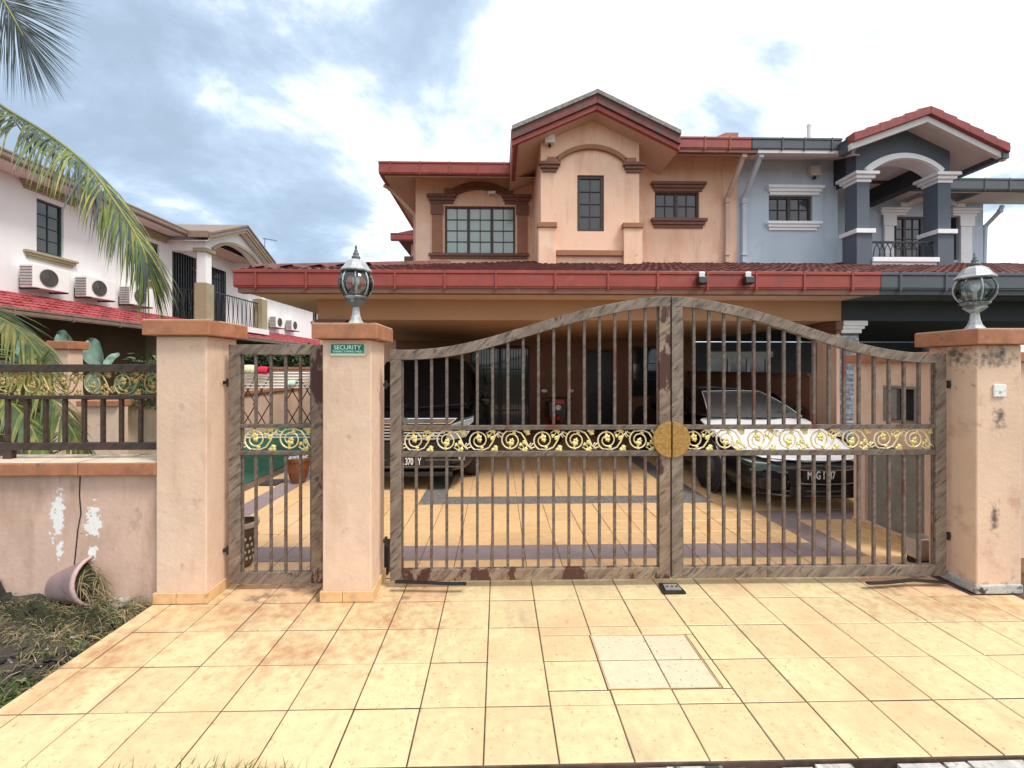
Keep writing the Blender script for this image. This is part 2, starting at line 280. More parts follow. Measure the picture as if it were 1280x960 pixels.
# ------------------------------------------------------------------ mesh building
ORG = {}
class MB:
    def __init__(s): s.v = []; s.f = []; s.mi = []; s.cur = 0
    def add(s, vs, fs):
        o = len(s.v); s.v += [Vector(p) for p in vs]
        for f in fs: s.f.append([i + o for i in f]); s.mi.append(s.cur)
        return s
    def box(s, x0, x1, y0, y1, z0, z1):
        x0, x1 = sorted((x0, x1)); y0, y1 = sorted((y0, y1)); z0, z1 = sorted((z0, z1))
        return s.add([(x0, y0, z0), (x1, y0, z0), (x1, y1, z0), (x0, y1, z0), (x0, y0, z1), (x1, y0, z1), (x1, y1, z1), (x0, y1, z1)],
                     [(0, 3, 2, 1), (4, 5, 6, 7), (0, 1, 5, 4), (1, 2, 6, 5), (2, 3, 7, 6), (3, 0, 4, 7)])
    def obox(s, a, b, w, h, up=(0, 0, 1)):
        """a bar from a to b, w wide and h high"""
        a, b = Vector(a), Vector(b); d = (b - a).normalized(); u = Vector(up)
        if abs(d.dot(u)) > .99: u = Vector((0, 1, 0))
        r = d.cross(u).normalized() * w / 2; u = r.cross(d).normalized() * h / 2
        return s.add([a - r - u, a + r - u, a + r + u, a - r + u, b - r - u, b + r - u, b + r + u, b - r + u],
                     [(0, 1, 2, 3), (7, 6, 5, 4), (4, 5, 1, 0), (5, 6, 2, 1), (6, 7, 3, 2), (7, 4, 0, 3)])
    def prism(s, poly, axis, a, b):
        """polygon of pairs, extruded along an axis: 'y' takes (x,z), 'x' takes (y,z), 'z' takes (x,y)"""
        f = {'y': lambda p, t: (p[0], t, p[1]), 'x': lambda p, t: (t, p[0], p[1]), 'z': lambda p, t: (p[0], p[1], t)}[axis]
        n = len(poly)
        return s.add([f(p, a) for p in poly] + [f(p, b) for p in poly],
                     [tuple(range(n)), tuple(range(2 * n - 1, n - 1, -1))] + [(i, i + n, (i + 1) % n + n, (i + 1) % n) for i in range(n)])
    def ribbon(s, pts, w, y0, y1, up=True):
        """a band of height w along (x,z) points, between depths y0 and y1"""
        n = len(pts); q = []
        for i, p in enumerate(pts):
            a = Vector(pts[max(0, i - 1)]); b = Vector(pts[min(n - 1, i + 1)]); d = (b - a).normalized(); nn = Vector((-d.y, d.x))
            if not up: nn = -nn
            q.append((p[0] + nn.x * w, p[1] + nn.y * w))
        for i in range(n - 1):
            a, b, c, d = pts[i], pts[i + 1], q[i + 1], q[i]
            vs = [(p[0], y0, p[1]) for p in (a, b, c, d)] + [(p[0], y1, p[1]) for p in (a, b, c, d)]
            fs = [(0, 1, 2, 3), (7, 6, 5, 4), (0, 4, 5, 1), (3, 2, 6, 7)]
            if i == 0: fs.append((0, 3, 7, 4))
            if i == n - 2: fs.append((1, 5, 6, 2))
            s.add(vs, fs)
        return s
    def tube(s, pts, r, n=8, cap=True, flat=1.):
        pts = [Vector(p) for p in pts]; k = len(pts); rs = r if isinstance(r, (list, tuple)) else [r] * k
        o = len(s.v); vs = []; ref = None
        for i, p in enumerate(pts):
            d = (pts[min(k - 1, i + 1)] - pts[max(0, i - 1)]).normalized()
            if ref is None: ref = Vector((0, 0, 1)) if abs(d.z) < .9 else Vector((0, 1, 0))
            x = d.cross(ref); x = x.normalized() if x.length > 1e-6 else Vector((1, 0, 0)); y = x.cross(d).normalized(); ref = y
            for j in range(n):
                a = 2 * math.pi * j / n; vs.append(p + (x * math.cos(a) + y * math.sin(a) * flat) * rs[i])
        fs = [(i * n + j, i * n + (j + 1) % n, (i + 1) * n + (j + 1) % n, (i + 1) * n + j) for i in range(k - 1) for j in range(n)]
        if cap: fs += [tuple(range(n - 1, -1, -1)), tuple((k - 1) * n + j for j in range(n))]
        return s.add(vs, fs)
    def lathe(s, prof, c, n=24, axis='z', cap=True):
        c = Vector(c); vs = []
        for r, h in prof:
            for j in range(n):
                a = 2 * math.pi * j / n; p = (r * math.cos(a), r * math.sin(a), h)
                if axis == 'y': p = (p[0], p[2], p[1])
                if axis == 'x': p = (p[2], p[0], p[1])
                vs.append(c + Vector(p))
        k = len(prof)
        fs = [(i * n + j, i * n + (j + 1) % n, (i + 1) * n + (j + 1) % n, (i + 1) * n + j) for i in range(k - 1) for j in range(n)]
        if cap: fs += [tuple(range(n - 1, -1, -1)), tuple((k - 1) * n + j for j in range(n))]
        return s.add(vs, fs)
    def mesh(s, name, mats, org=(0, 0, 0), smooth=False):
        me = bpy.data.meshes.new(name); o = Vector(org)
        me.from_pydata([p - o for p in s.v], [], s.f)
        for x in (mats if isinstance(mats, (list, tuple)) else [mats]): me.materials.append(m[x])
        for p, i in zip(me.polygons, s.mi): p.material_index = i; p.use_smooth = smooth
        import bmesh
        bm = bmesh.new(); bm.from_mesh(me); bmesh.ops.recalc_face_normals(bm, faces=bm.faces); bm.to_mesh(me); bm.free()
        me.update(); return me
    def build(s, name, mats, parent=None, bevel=0, smooth=False, label=None, cat=None, group=None, kind=None, sub=0, base=False):
        lo = Vector([min(p[i] for p in s.v) for i in range(3)]); hi = Vector([max(p[i] for p in s.v) for i in range(3)])
        c = (lo + hi) / 2
        if base or parent is None: c.z = lo.z
        o = bpy.data.objects.new(name, s.mesh(name, mats, c, smooth)); COL.objects.link(o)
        ORG[o] = c
        if parent: o.parent = parent; o.location = c - ORG[parent]
        else: o.location = c
        if bevel:
            b = o.modifiers.new('bevel', 'BEVEL'); b.width = bevel; b.segments = 2; b.limit_method = 'ANGLE'; b.angle_limit = R(40)
        if sub:
            b = o.modifiers.new('sub', 'SUBSURF'); b.levels = sub; b.render_levels = sub
        tag(o, label, cat, group, kind)
        return o
def tag(o, label=None, cat=None, group=None, kind=None):
    for k, v in (('label', label), ('category', cat), ('group', group), ('kind', kind)):
        if v: o[k] = v
    return o
def thing(name, loc, label, cat, group=None, rz=0, local=False):
    o = bpy.data.objects.new(name, None); COL.objects.link(o); o.location = loc; o.rotation_euler = (0, 0, rz)
    o.empty_display_size = .1; ORG[o] = Vector((0, 0, 0)) if local else Vector(loc)
    return tag(o, label, cat, group)
def inst(name, mesh, parent, loc, rot=(0, 0, 0), scale=(1, 1, 1)):
    o = bpy.data.objects.new(name, mesh); COL.objects.link(o); o.parent = parent
    o.location = Vector(loc) - ORG[parent]; o.rotation_euler = rot; o.scale = scale; ORG[o] = Vector(loc); return o
def copy_tree(o, parent=None):
    c = o.copy(); COL.objects.link(c); c.parent = parent
    for ch in list(o.children): copy_tree(ch, c)
    return c
def text_mesh(name, txt, size, mat, bold=.012, depth=.001, squeeze=1.):
    cu = bpy.data.curves.new(name, 'FONT'); cu.body = txt; cu.size = size; cu.offset = bold * size; cu.extrude = depth
    cu.align_x = 'CENTER'; cu.align_y = 'CENTER'
    o = bpy.data.objects.new(name, cu); COL.objects.link(o)
    dg = bpy.context.evaluated_depsgraph_get(); me = bpy.data.meshes.new_from_object(o.evaluated_get(dg))
    bpy.data.objects.remove(o); me.name = name
    for v in me.vertices: v.co.x *= squeeze
    me.materials.clear(); me.materials.append(m[mat]); return me
def wall_holes(mb, x0, x1, z0, z1, holes, y, t):
    """a wall facing -y at depth y, t thick, with real openings (x0,x1,z0,z1)"""
    xs = sorted({x0, x1} | {h[0] for h in holes} | {h[1] for h in holes}); zs = sorted({z0, z1} | {h[2] for h in holes} | {h[3] for h in holes})
    inside = lambda cx, cz: any(h[0] < cx < h[1] and h[2] < cz < h[3] for h in holes)
    for i in range(len(xs) - 1):
        for j in range(len(zs) - 1):
            a, b, c, d = xs[i], xs[i + 1], zs[j], zs[j + 1]
            if inside((a + b) / 2, (c + d) / 2): continue
            mb.add([(a, y, c), (b, y, c), (b, y, d), (a, y, d)], [(0, 1, 2, 3)])
            mb.add([(a, y + t, c), (b, y + t, c), (b, y + t, d), (a, y + t, d)], [(3, 2, 1, 0)])
    for (a, b, c, d) in list(holes) + [(x0, x1, z0, z1)]:
        for p, q in (((a, c), (b, c)), ((b, c), (b, d)), ((b, d), (a, d)), ((a, d), (a, c))):
            mb.add([(p[0], y, p[1]), (q[0], y, q[1]), (q[0], y + t, q[1]), (p[0], y + t, p[1])], [(0, 1, 2, 3)])
    return mb
def window(parent, x0, x1, z0, z1, y, sashes, cols, rows, pane='pane', frame='wframe', fw=.045, bw=.018, curtain=False, name='window', depth=.05):
    """casement window set back in its opening: frame and glazing bars, every pane a piece"""
    w = MB(); e = .002
    w.box(x0 + e, x1 - e, y, y + depth, z0 + e, z0 + fw); w.box(x0 + e, x1 - e, y, y + depth, z1 - fw, z1 - e)
    n = sashes; step = (x1 - x0) / n
    for i in range(n + 1):
        c = x0 + i * step; h = fw * (1 if 0 < i < n else 1)
        a, b = (x0 + e, x0 + fw) if i == 0 else (x1 - fw, x1 - e) if i == n else (c - h / 2 - .01, c + h / 2 + .01)
        w.box(a, b, y + .002, y + depth - .002, z0 + fw, z1 - fw)
    spots = []
    for i in range(n):
        a = x0 + i * step + (fw if i == 0 else fw / 2 + .01); b = x0 + (i + 1) * step - (fw if i == n - 1 else fw / 2 + .01)
        for c in range(1, cols): q = a + (b - a) * c / cols; w.box(q - bw / 2, q + bw / 2, y + .012, y + depth - .012, z0 + fw, z1 - fw)
        for r in range(1, rows): q = z0 + fw + (z1 - z0 - 2 * fw) * r / rows; w.box(a, b, y + .008, y + depth - .008, q - bw / 2, q + bw / 2)
        for c in range(cols):
            for r in range(rows):
                spots.append((a + (b - a) * (c + .5) / cols, z0 + fw + (z1 - z0 - 2 * fw) * (r + .5) / rows, (b - a) / cols, (z1 - z0 - 2 * fw) / rows))
    wo = w.build(name, frame, parent)
    me = MB().box(-.5, .5, -.003, .003, -.5, .5).mesh('pane', pane)
    for (px_, pz_, sw, sh) in spots:
        inst('pane', me, wo, (px_, y + .032, pz_), (0, 0, R(random.uniform(-.5, .5))), (sw - .004, 1, sh - .004))
    return wo

# ================================================================== the ground and the paving
MB().box(-300, 300, -200, 600, -.5, -.05).build('ground', 'earth', kind='structure')
TP = .3176; JX0 = -.063; DL = -2.42; DR = 4.45; DF = 1.775
drive = MB().box(DL, DR, DF, 3.386, -.045, -.004).build('driveway', 'grout', kind='structure')
rowsY = [3.04 - TP * k for k in range(5)]; rowsY[-1] = DF + .004
jx = [JX0 + TP * k for k in range(-7, 15)]; jx = [DL + .004] + jx + [DR]
hatch = (UX(735, 2.66) + .003, UX(735, 2.66) + .60, 2.185, 2.635)        # sump cover let into the paving
def tile_piece(x0, x1, y0, y1, mat, parent, dz=None, nm='tile'):
    g_ = .0032 if parent is drive else .003; b_ = .003; dz = random.uniform(-.002, .002) if dz is None else dz
    x0 += g_; x1 -= g_; y0 += g_; y1 -= g_
    if x1 - x0 < .008 or y1 - y0 < .008: return
    t_ = MB(); z = dz
    t_.add([(x0, y0, -.02), (x1, y0, -.02), (x1, y1, -.02), (x0, y1, -.02), (x0, y0, z - b_), (x1, y0, z - b_), (x1, y1, z - b_), (x0, y1, z - b_),
            (x0 + b_, y0 + b_, z), (x1 - b_, y0 + b_, z), (x1 - b_, y1 - b_, z), (x0 + b_, y1 - b_, z)],
           [(0, 1, 5, 4), (1, 2, 6, 5), (2, 3, 7, 6), (3, 0, 4, 7), (4, 5, 9, 8), (5, 6, 10, 9), (6, 7, 11, 10), (7, 4, 8, 11), (8, 9, 10, 11)])
    return t_.build(nm, mat, parent)
def cut(x0, x1, y0, y1, h):
    if x1 <= h[0] or x0 >= h[1] or y1 <= h[2] or y0 >= h[3]: return [(x0, x1, y0, y1)]
    out = []
    if y0 < h[2]: out.append((x0, x1, y0, h[2]))
    if y1 > h[3]: out.append((x0, x1, h[3], y1))
    a, b = max(y0, h[2]), min(y1, h[3])
    if x0 < h[0]: out.append((x0, h[0], a, b))
    if x1 > h[1]: out.append((h[1], x1, a, b))
    return out
for r in range(4):
    y1, y0 = rowsY[r], rowsY[r + 1]
    for i in range(len(jx) - 1):
        if jx[i] > 3.55: continue
        for q in cut(jx[i], jx[i + 1], y0, y1, hatch): tile_piece(*q, 'tile', drive)
for i in range(len(jx) - 1):
    if jx[i] > 3.4: continue
    mt = 'tile_stain' if (-2.1 < jx[i] < -1.2 or jx[i] < -.5 and jx[i] > -1.0 or jx[i] > 2.6) else 'tile'
    tile_piece(jx[i], jx[i + 1], 3.04, 3.372, mt, drive)
cover = thing('access_cover', ((hatch[0] + hatch[1]) / 2, (hatch[2] + hatch[3]) / 2, 0), 'bleached tile-topped access cover let into the yellow driveway', 'manhole cover')
cb = MB()
for (a, b, c, d) in ((hatch[0] + .004, hatch[1] - .004, hatch[2] + .004, hatch[2] + .008), (hatch[0] + .004, hatch[1] - .004, hatch[3] - .008, hatch[3] - .004),
                     (hatch[0] + .004, hatch[0] + .008, hatch[2] + .008, hatch[3] - .008), (hatch[1] - .008, hatch[1] - .004, hatch[2] + .008, hatch[3] - .008)):
    cb.box(a, b, c, d, -.02, .0005)
cb.build('frame', 'skirt', cover)
mxh = min(jx, key=lambda v: abs(v - (hatch[0] + hatch[1]) / 2)); myh = min(rowsY, key=lambda v: abs(v - 2.41))
for (a, b) in ((hatch[0] + .007, mxh), (mxh, hatch[1] - .007)):
    for (c, d) in ((hatch[2] + .007, myh), (myh, hatch[3] - .007)):
        tile_piece(a, b, c, d, 'tile_pale', cover)
# cracked cement strip along the road edge: broken slabs
kerb = MB().box(-.55, DR + 1, 1.15, DF - .004, -.06, -.045).build('cement_strip', 'soil', kind='structure')
x = -.5
while x < DR:
    w_ = random.uniform(.09, .26); y = 1.77
    while y > 1.2:
        d_ = random.uniform(.12, .3)
        if random.random() < .86:
            j = lambda: random.uniform(-.012, .012)
            poly = [(x + j() + .004, y - d_ + j()), (x + w_ + j() - .004, y - d_ + j()), (x + w_ + j() - .004, y - .004), (x + j() + .004, y - .004)]
            MB().prism(poly, 'z', -.046, -.012 + random.uniform(-.01, .004)).build('cement_slab', 'kerb', kerb)
        y -= d_
    x += w_
# porch floor inside the gate
PT = .302; PX0 = .234; FY = [3.388 + PT * k for k in range(8)]
pf = MB().box(-3.6, 5.1, 3.386, 11.2, -.045, -.005).build('porch_floor', 'grout_in', kind='structure')
cols = [PX0 + PT * k for k in range(-13, 17)]
def band(xc, k):
    if k == 1 and -3.14 < xc < 3.24: return 'mauve'
    if -3.14 < xc < -2.84 and k >= 1: return 'mauve'
    if 2.94 < xc < 3.26 and 1 <= k <= 4: return 'mauve'
    if k == 4 and xc > 3.2: return 'mauve'
    if k == 6 and -1.0 < xc < 2.62: return None
    if k > 6 and 2.3 < xc < 2.62: return None
    return 'tile_in'
for k in range(7):
    for i in range(len(cols) - 1):
        a, b = cols[i], cols[i + 1]
        if a < -3.62 or b > 5.1 or (k < 3 and a > 3.8): continue
        mt = band((a + b) / 2, k)
        if mt: tile_piece(a, b, FY[k], FY[k + 1], mt, pf, nm='tile')
peb = MB(); peb.box(-.97, 2.64, FY[6] + .002, FY[7] - .002, -.02, -.001); peb.box(2.35, 2.64, FY[7], 9.8, -.02, -.001); peb.box(-.97, -.68, FY[7], 9.8, -.02, -.001)
peb.build('pebble_strip', 'pebble', pf)
# farther tiles: too thin to pick apart, one joined part
far = MB(); 
for k in range(7, 26):
    for i in range(len(cols) - 1):
        a, b = cols[i], cols[i + 1]; xc = (a + b) / 2
        if a < -3.62 or b > 5.1 or 2.3 < xc < 2.66 or -1.0 < xc < -.66: continue
        y0 = 3.388 + PT * k; far.cur = 1 if -3.14 < xc < -2.84 else 0
        far.box(a + .0022, b - .0022, y0 + .0022, y0 + PT - .0022, -.02, random.uniform(-.001, .001))
far.build('far_tiles', ['tile_in', 'mauve'], pf, kind='stuff')
MB().box(-6.05, -3.6, 3.4, 13, -.045, .004).build('turf_mat', 'turf', kind='structure')
MB().box(-40, -6.1, 3.6, 40, -.045, -.02).build('neighbour_yard', 'soil', kind='structure')

# ================================================================== gate pillars
def pillar(x0, x1, y0, y1, zc, zt, ov, label, mat, skirt=True):
    p = thing('gate_pillar', ((x0 + x1) / 2, (y0 + y1) / 2, 0), label, 'pillar', 'pillars beside the gates')
    MB().box(x0, x1, y0, y1, .0, zc).build('shaft', mat, p, bevel=.008)
    c = MB(); c.box(x0 - ov, x1 + ov, y0 - ov, y1 + ov, zc + .002, zt); co = c.build('cap', 'cap', p, bevel=.006)
    MB().box(x0 - ov * .9, x1 + ov * .9, y0 - ov * .9, y1 + ov * .9, zt + .001, zt + .006).build('cap_top', 'cap_top', co)
    if skirt:
        h = .075; s_ = .014
        xm = x0 + (x1 - x0) * .42
        for (a, b) in ((x0 - s_, xm - .002), (xm + .002, x1 + s_)): MB().box(a, b, y0 - s_, y0 - .001, .001, h).build('skirting_tile', 'skirt', p, bevel=.003)
        for xx in ((x1 + .001, x1 + s_), (x0 - s_, x0 - .001)):
            MB().box(*xx, y0 + .002, y1, .001, h).build('skirting_tile', 'skirt', p, bevel=.003)
    return p
Y0, Y1 = 3.05, 3.40
AX0, AX1 = UX(195, Y0), UX(258, Y0); BX0, BX1 = UX(403, Y0), UX(464, Y0); CX0, CX1 = UX(1221, Y0), UX(1277, Y0)
pillar(AX0, AX1, Y0, Y1, UZ(420, 3.0), UZ(401, 3.0), .055, 'peach gate pillar with bare flat terracotta cap, left of the small gate', 'pillar')
pillar(BX0, BX1, Y0, Y1, UZ(424, 3.0), UZ(405, 3.0), .055, 'peach gate pillar carrying the green sign and a globe lamp', 'pillar')
pc = pillar(CX0, CX1, Y0, Y1, UZ(430, 3.0), UZ(410, 3.0), .06, 'mould-stained peach gate pillar with white bell switch at the right', 'pillar_old', skirt=False)
MB().box(CX0 - .013, CX1 + .004, Y0 - .01, Y1, .001, .07).build('crumbled_base', 'kerb', pc, bevel=.01)
# green sign
sx0, sx1 = UX(413, 3.04), UX(455.5, 3.04); sz0, sz1 = UZ(444.5, 3.04), UZ(430, 3.04)
sg = thing('security_sign', ((sx0 + sx1) / 2, 3.04, sz0), 'small green sign with pale lettering on the lamp pillar', 'sign')
MB().box(sx0, sx1, 3.042, 3.0485, sz0, sz1).build('border', 'sign_pale', sg)
MB().box(sx0 + .004, sx1 - .004, 3.0395, 3.0415, sz0 + .016, sz1 - .003).build('plate', 'sign_green', sg)
inst('lettering', text_mesh('lettering', 'SECURITY', .041, 'sign_text', .016, .0006, 1.04), sg, ((sx0 + sx1) / 2, 3.0386, sz1 - .027), (R(90), 0, 0))
inst('lettering', text_mesh('lettering', 'TAMAN TAMING MAJU', .0215, 'sign_text', .012, .0006, .95), sg, ((sx0 + sx1) / 2, 3.0386, sz1 - .055), (R(90), 0, 0))
# bell switch
bx, bz = UX(1250, 3.04), UZ(489, 3.04)
bs = thing('bell_switch', (bx, 3.05, bz - .045), 'square white bell switch plate on the stained right pillar', 'switch')
MB().box(bx - .045, bx + .045, 3.036, 3.049, bz - .045, bz + .045).build('plate', 'white', bs, bevel=.004)
MB().box(bx - .009, bx + .009, 3.031, 3.035, bz - .016, bz + .002).build('button', 'offwhite', bs, bevel=.002)
for s_ in (-1, 1): MB().lathe([(.003, 0), (.003, .003)], (bx + s_ * .03, 3.0325, bz), 8, 'y').build('screw', 'steel', bs)

# ================================================================== globe lamps
def lamp(px, label, zbase):
    Yl = 3.225; x = UX(px, Yl); p = thing('pillar_lamp', (x, Yl, zbase), label, 'lamp', 'globe lamps on the gate pillars')
    c = (x, Yl, zbase)
    MB().lathe([(.082, 0), (.080, .008), (.060, .018), (.042, .045), (.030, .085), (.026, .125), (.024, .14)], c, 8).build('pedestal', 'lamp_pale', p)
    MB().lathe([(.024, .138), (.036, .146), (.050, .158), (.068, .176), (.070, .182), (.062, .186), (.070, .196), (.086, .205), (.088, .216), (.080, .22)], c, 24, cap=True).build('collar', 'lamp_metal', p, smooth=True)
    gp = [(.080 + .042 * math.sin(math.pi * t / 12) ** .8, .222 + .186 * t / 12) for t in range(13)]
    MB().lathe(gp, c, 32, cap=False).build('globe', 'lamp_glass', p, smooth=True)
    for k in range(8):
        a = math.pi * 2 * (k + .35) / 8; d = Vector((math.cos(a), math.sin(a), 0))
        MB().tube([Vector(c) + d * (r + .002) + Vector((0, 0, h)) for r, h in gp], .0055, 6).build('rib', 'lamp_pale' if k % 2 else 'lamp_metal', p, smooth=True)
    MB().lathe([(.012, .222), (.012, .30), (.026, .315), (.028, .36), (.012, .375)], c, 12).build('bulb', 'white', p, smooth=True)
    h = MB().lathe([(.085, .405), (.116, .402), (.120, .410), (.105, .425), (.086, .452), (.070, .478), (.050, .492), (.026, .50)], c, 8, cap=True).build('hood', 'lamp_pale', p)
    MB().lathe([(.108, .396), (.112, .404), (.086, .408)], c, 24).build('hood_rim', 'lamp_metal', h, smooth=True)
    MB().lathe([(.026, .499), (.032, .508), (.030, .52), (.018, .526), (.022, .536), (.020, .545), (.011, .551), (.014, .559), (.010, .568), (.007, .574), (.009, .583), (.006, .60), (.002, .606)], c, 16).build('finial', 'lamp_metal', p, smooth=True)
    return p
lamp(445, 'grey globe lamp on the pillar with the green sign', UZ(405, 3.0) + .006)
lamp(1218.5, 'grey globe lamp on the stained pillar at the right', UZ(410, 3.0) + .006)

# ================================================================== gates
YG = 3.215; GT = .045                                                     # front of the gate leaves, thickness
gx = lambda px: UX(px, YG)
gz = lambda py: UZ(py, YG)
SCR = {}
def scroll_mesh(key, st, lf):
    """one unit of the cast scroll band: a curl, an inner spiral, a linking stem and leaf clusters"""
    b = MB(); b.cur = 0
    sp = []
    for i in range(46):
        t = i / 45; a = R(250) - t * R(560); r = .077 * (1 - t * .66)
        sp.append((r * math.cos(a) * .98, 0, r * math.sin(a)))
    b.tube(sp, [.0064 - .0024 * i / 45 for i in range(46)], 6)
    b.tube([(-.022 + .0, 0, -.068), (.03, 0, -.074), (.075, 0, -.055), (.104, 0, -.01), (.125, 0, .04), (.158, 0, .068)], .0060, 6)
    b.tube([(.055, 0, .052), (.085, 0, .075), (.115, 0, .060), (.118, 0, .035), (.10, 0, .03)], .0045, 6); b.tube([(-.06, 0, -.05), (-.09, 0, -.06), (-.105, 0, -.035), (-.09, 0, -.02)], .0042, 6)
    b.tube([(.068, 0, .02), (.09, 0, .045), (.10, 0, .072)], .004, 5); b.tube([(-.07, 0, -.02), (-.095, 0, -.045), (-.10, 0, -.07)], .004, 5)
    b.cur = 1
    def leaf(x, z, a, ln, w):
        ca, sa = math.cos(a), math.sin(a); P = [(0, 0), (.3, .5), (.62, .42), (1, 0), (.62, -.42), (.3, -.5)]
        pts = [(x + ln * u * ca - w * v * sa, z + ln * u * sa + w * v * ca) for u, v in P]
        b.prism(pts, 'y', -.0055, .0035)
    def cluster(x, z, a, s_):
        for da, k in ((0, 1.), (.85, .78), (-.85, .78)): leaf(x, z, a + da, .046 * s_ * k, .034 * s_ * k)
    cluster(.0, .012, R(100), .9); cluster(.002, .012, R(-70), .7); cluster(0, .058, R(170), .55); cluster(.012, -.06, R(20), .6)
    cluster(.095, .06, R(60), 1.0); cluster(.105, -.055, R(-40), 1.15); cluster(.062, .03, R(20), .55); cluster(.108, .012, R(150), .7)
    return b.mesh('scroll', [st, lf], (0, 0, 0), True)
def scrolls(parent, x0, x1, zc, y, h, unit, st='gold', lf='gold_leaf'):
    key = (st, lf)
    if key not in SCR: SCR[key] = scroll_mesh(key, st, lf)
    n = max(1, round((x1 - x0) / unit)); u = (x1 - x0) / n; s_ = h / .162
    for i in range(n):
        f = 1 if i % 2 == 0 else -1
        inst('scroll', SCR[key], parent, (x0 + u * (i + .38), y, zc), (0, 0, 0), (u / .231 * .96, 1, s_ * f))
def rail(parent, name, x0, x1, z0, z1, y0, y1, mat): return MB().box(x0, x1, y0, y1, z0, z1).build(name, mat, parent, bevel=.003)
def bar(parent, x, z0, z1, y, w=.0205, mat='gate_bar', nm='bar'):
    return MB().box(x - w / 2, x + w / 2, y - w / 2, y + w / 2, z0, z1).build(nm, mat, parent, bevel=.002)
def interp(pts, x):
    for (a, b), (c, d) in zip(pts, pts[1:]):
        if a <= x <= c:
            t = (x - a) / (c - a); return b + (d - b) * t
    return pts[0][1] if x < pts[0][0] else pts[-1][1]
def leafgate(xa, xb, arch, barpx, label, hinge_left):
    """arched double-gate leaf between positions xa and xb of the photograph"""
    X0, X1 = gx(xa), gx(xb); fw = .083
    g_ = thing('driveway_gate', ((X0 + X1) / 2, YG + GT / 2, .02), label, 'gate', 'arched driveway gate leaves')
    zb0, zb1 = gz(725.5), gz(711.5)
    # smooth the arch by resampling with Catmull-Rom
    A = [(gx(a), gz(b)) for a, b in arch]; sm = []
    for i in range(len(A) - 1):
        p0, p1, p2, p3 = A[max(0, i - 1)], A[i], A[i + 1], A[min(len(A) - 1, i + 2)]
        for k in range(6):
            t = k / 6; f = lambda a, b, c, d: .5 * (2 * b + (c - a) * t + (2 * a - 5 * b + 4 * c - d) * t * t + (3 * b - a - 3 * c + d) * t ** 3)
            sm.append((p1[0] + (p2[0] - p1[0]) * t, f(p0[1], p1[1], p2[1], p3[1])))
    sm.append(A[-1])
    zl = lambda x_: interp(sm, x_)
    lm, rm = ('gate', 'gate_rust') if hinge_left else ('gate', 'gate')
    MB().prism([(X0, zb0), (X0 + fw, zb0), (X0 + fw, zl(X0 + fw) - .075), (X0, zl(X0) - .075)], 'y', YG, YG + GT).build('stile', lm, g_, bevel=.003)
    MB().prism([(X1 - fw, zb0), (X1, zb0), (X1, zl(X1) - .075), (X1 - fw, zl(X1 - fw) - .075)], 'y', YG, YG + GT).build('stile', rm, g_, bevel=.003)
    MB().ribbon(sm, .075, YG - .001, YG + GT + .001, up=False).build('arched_top_rail', 'gate', g_, bevel=.003)
    rail(g_, 'bottom_rail', X0 + fw, X1 - fw, zb0, zb1, YG, YG + GT, 'gate_rust' if hinge_left else 'gate')
    r1, r2, r3, r4 = gz(532), gz(537.5), gz(564.5), gz(571)
    rail(g_, 'middle_rail', X0 + fw, X1 - fw, r2, r1, YG + .004, YG + GT - .004, 'gate_bar'); rail(g_, 'middle_rail', X0 + fw, X1 - fw, r4, r3, YG + .004, YG + GT - .004, 'gate_bar')
    for q in barpx:
        x_ = gx(q); bar(g_, x_, r1, zl(x_) - .06, YG + GT / 2); bar(g_, x_, zb1, r4, YG + GT / 2)
    for x_ in (X0 + fw + .007, X1 - fw - .007): bar(g_, x_, zb1, zl(x_) - .07, YG + GT / 2 + .002, .012, 'gate_bar', 'edge_strip')
    scrolls(g_, X0 + fw, X1 - fw, (r2 + r3) / 2, YG + GT / 2, r2 - r3, .231)
    # half of the round lock plate
    dx, dz = gx(839), gz(550); n = 24; Rr = .136
    a0, a1 = (R(90), R(270)) if hinge_left else (R(-90), R(90))
    poly = [(dx + (-.006 if hinge_left else .006) + Rr * math.cos(a0 + (a1 - a0) * i / n), dz + Rr * math.sin(a0 + (a1 - a0) * i / n)) for i in range(n + 1)]
    MB().prism(poly, 'y', YG - .016, YG - .002).build('lock_plate', 'disc', g_, bevel=.004)
    hx = X0 if hinge_left else X1; sgn = -1 if hinge_left else 1
    for hz_ in (gz(481), gz(676)):
        h = MB(); h.box(hx, hx + sgn * .055, YG + .012, YG + .03, hz_ - .012, hz_ + .012); h.lathe([(.012, -.03), (.012, .03)], (hx + sgn * .035, YG + .02, hz_), 10)
        h.build('hinge', 'dark_iron', g_, bevel=.002)
    return g_
archL = [(487.5, 437), (520, 437), (560, 433), (600, 424.5), (640, 413), (690, 398), (740, 384.5), (790, 374.5), (820, 370.5), (838, 369.5)]
archR = [(840, 369.8), (865, 371.5), (900, 377), (940, 386), (980, 398), (1020, 411), (1060, 424), (1100, 434), (1140, 440), (1183, 441.5)]
leafgate(487.5, 838, archL, [519.7 + 19.2 * i for i in range(16)], 'left leaf of the arched gate, rust showing along its meeting post', True)
leafgate(840, 1183.5, archR, [868.8 + 18.87 * i for i in range(16)], 'right leaf of the arched gate, hinged on the stained pillar', False)
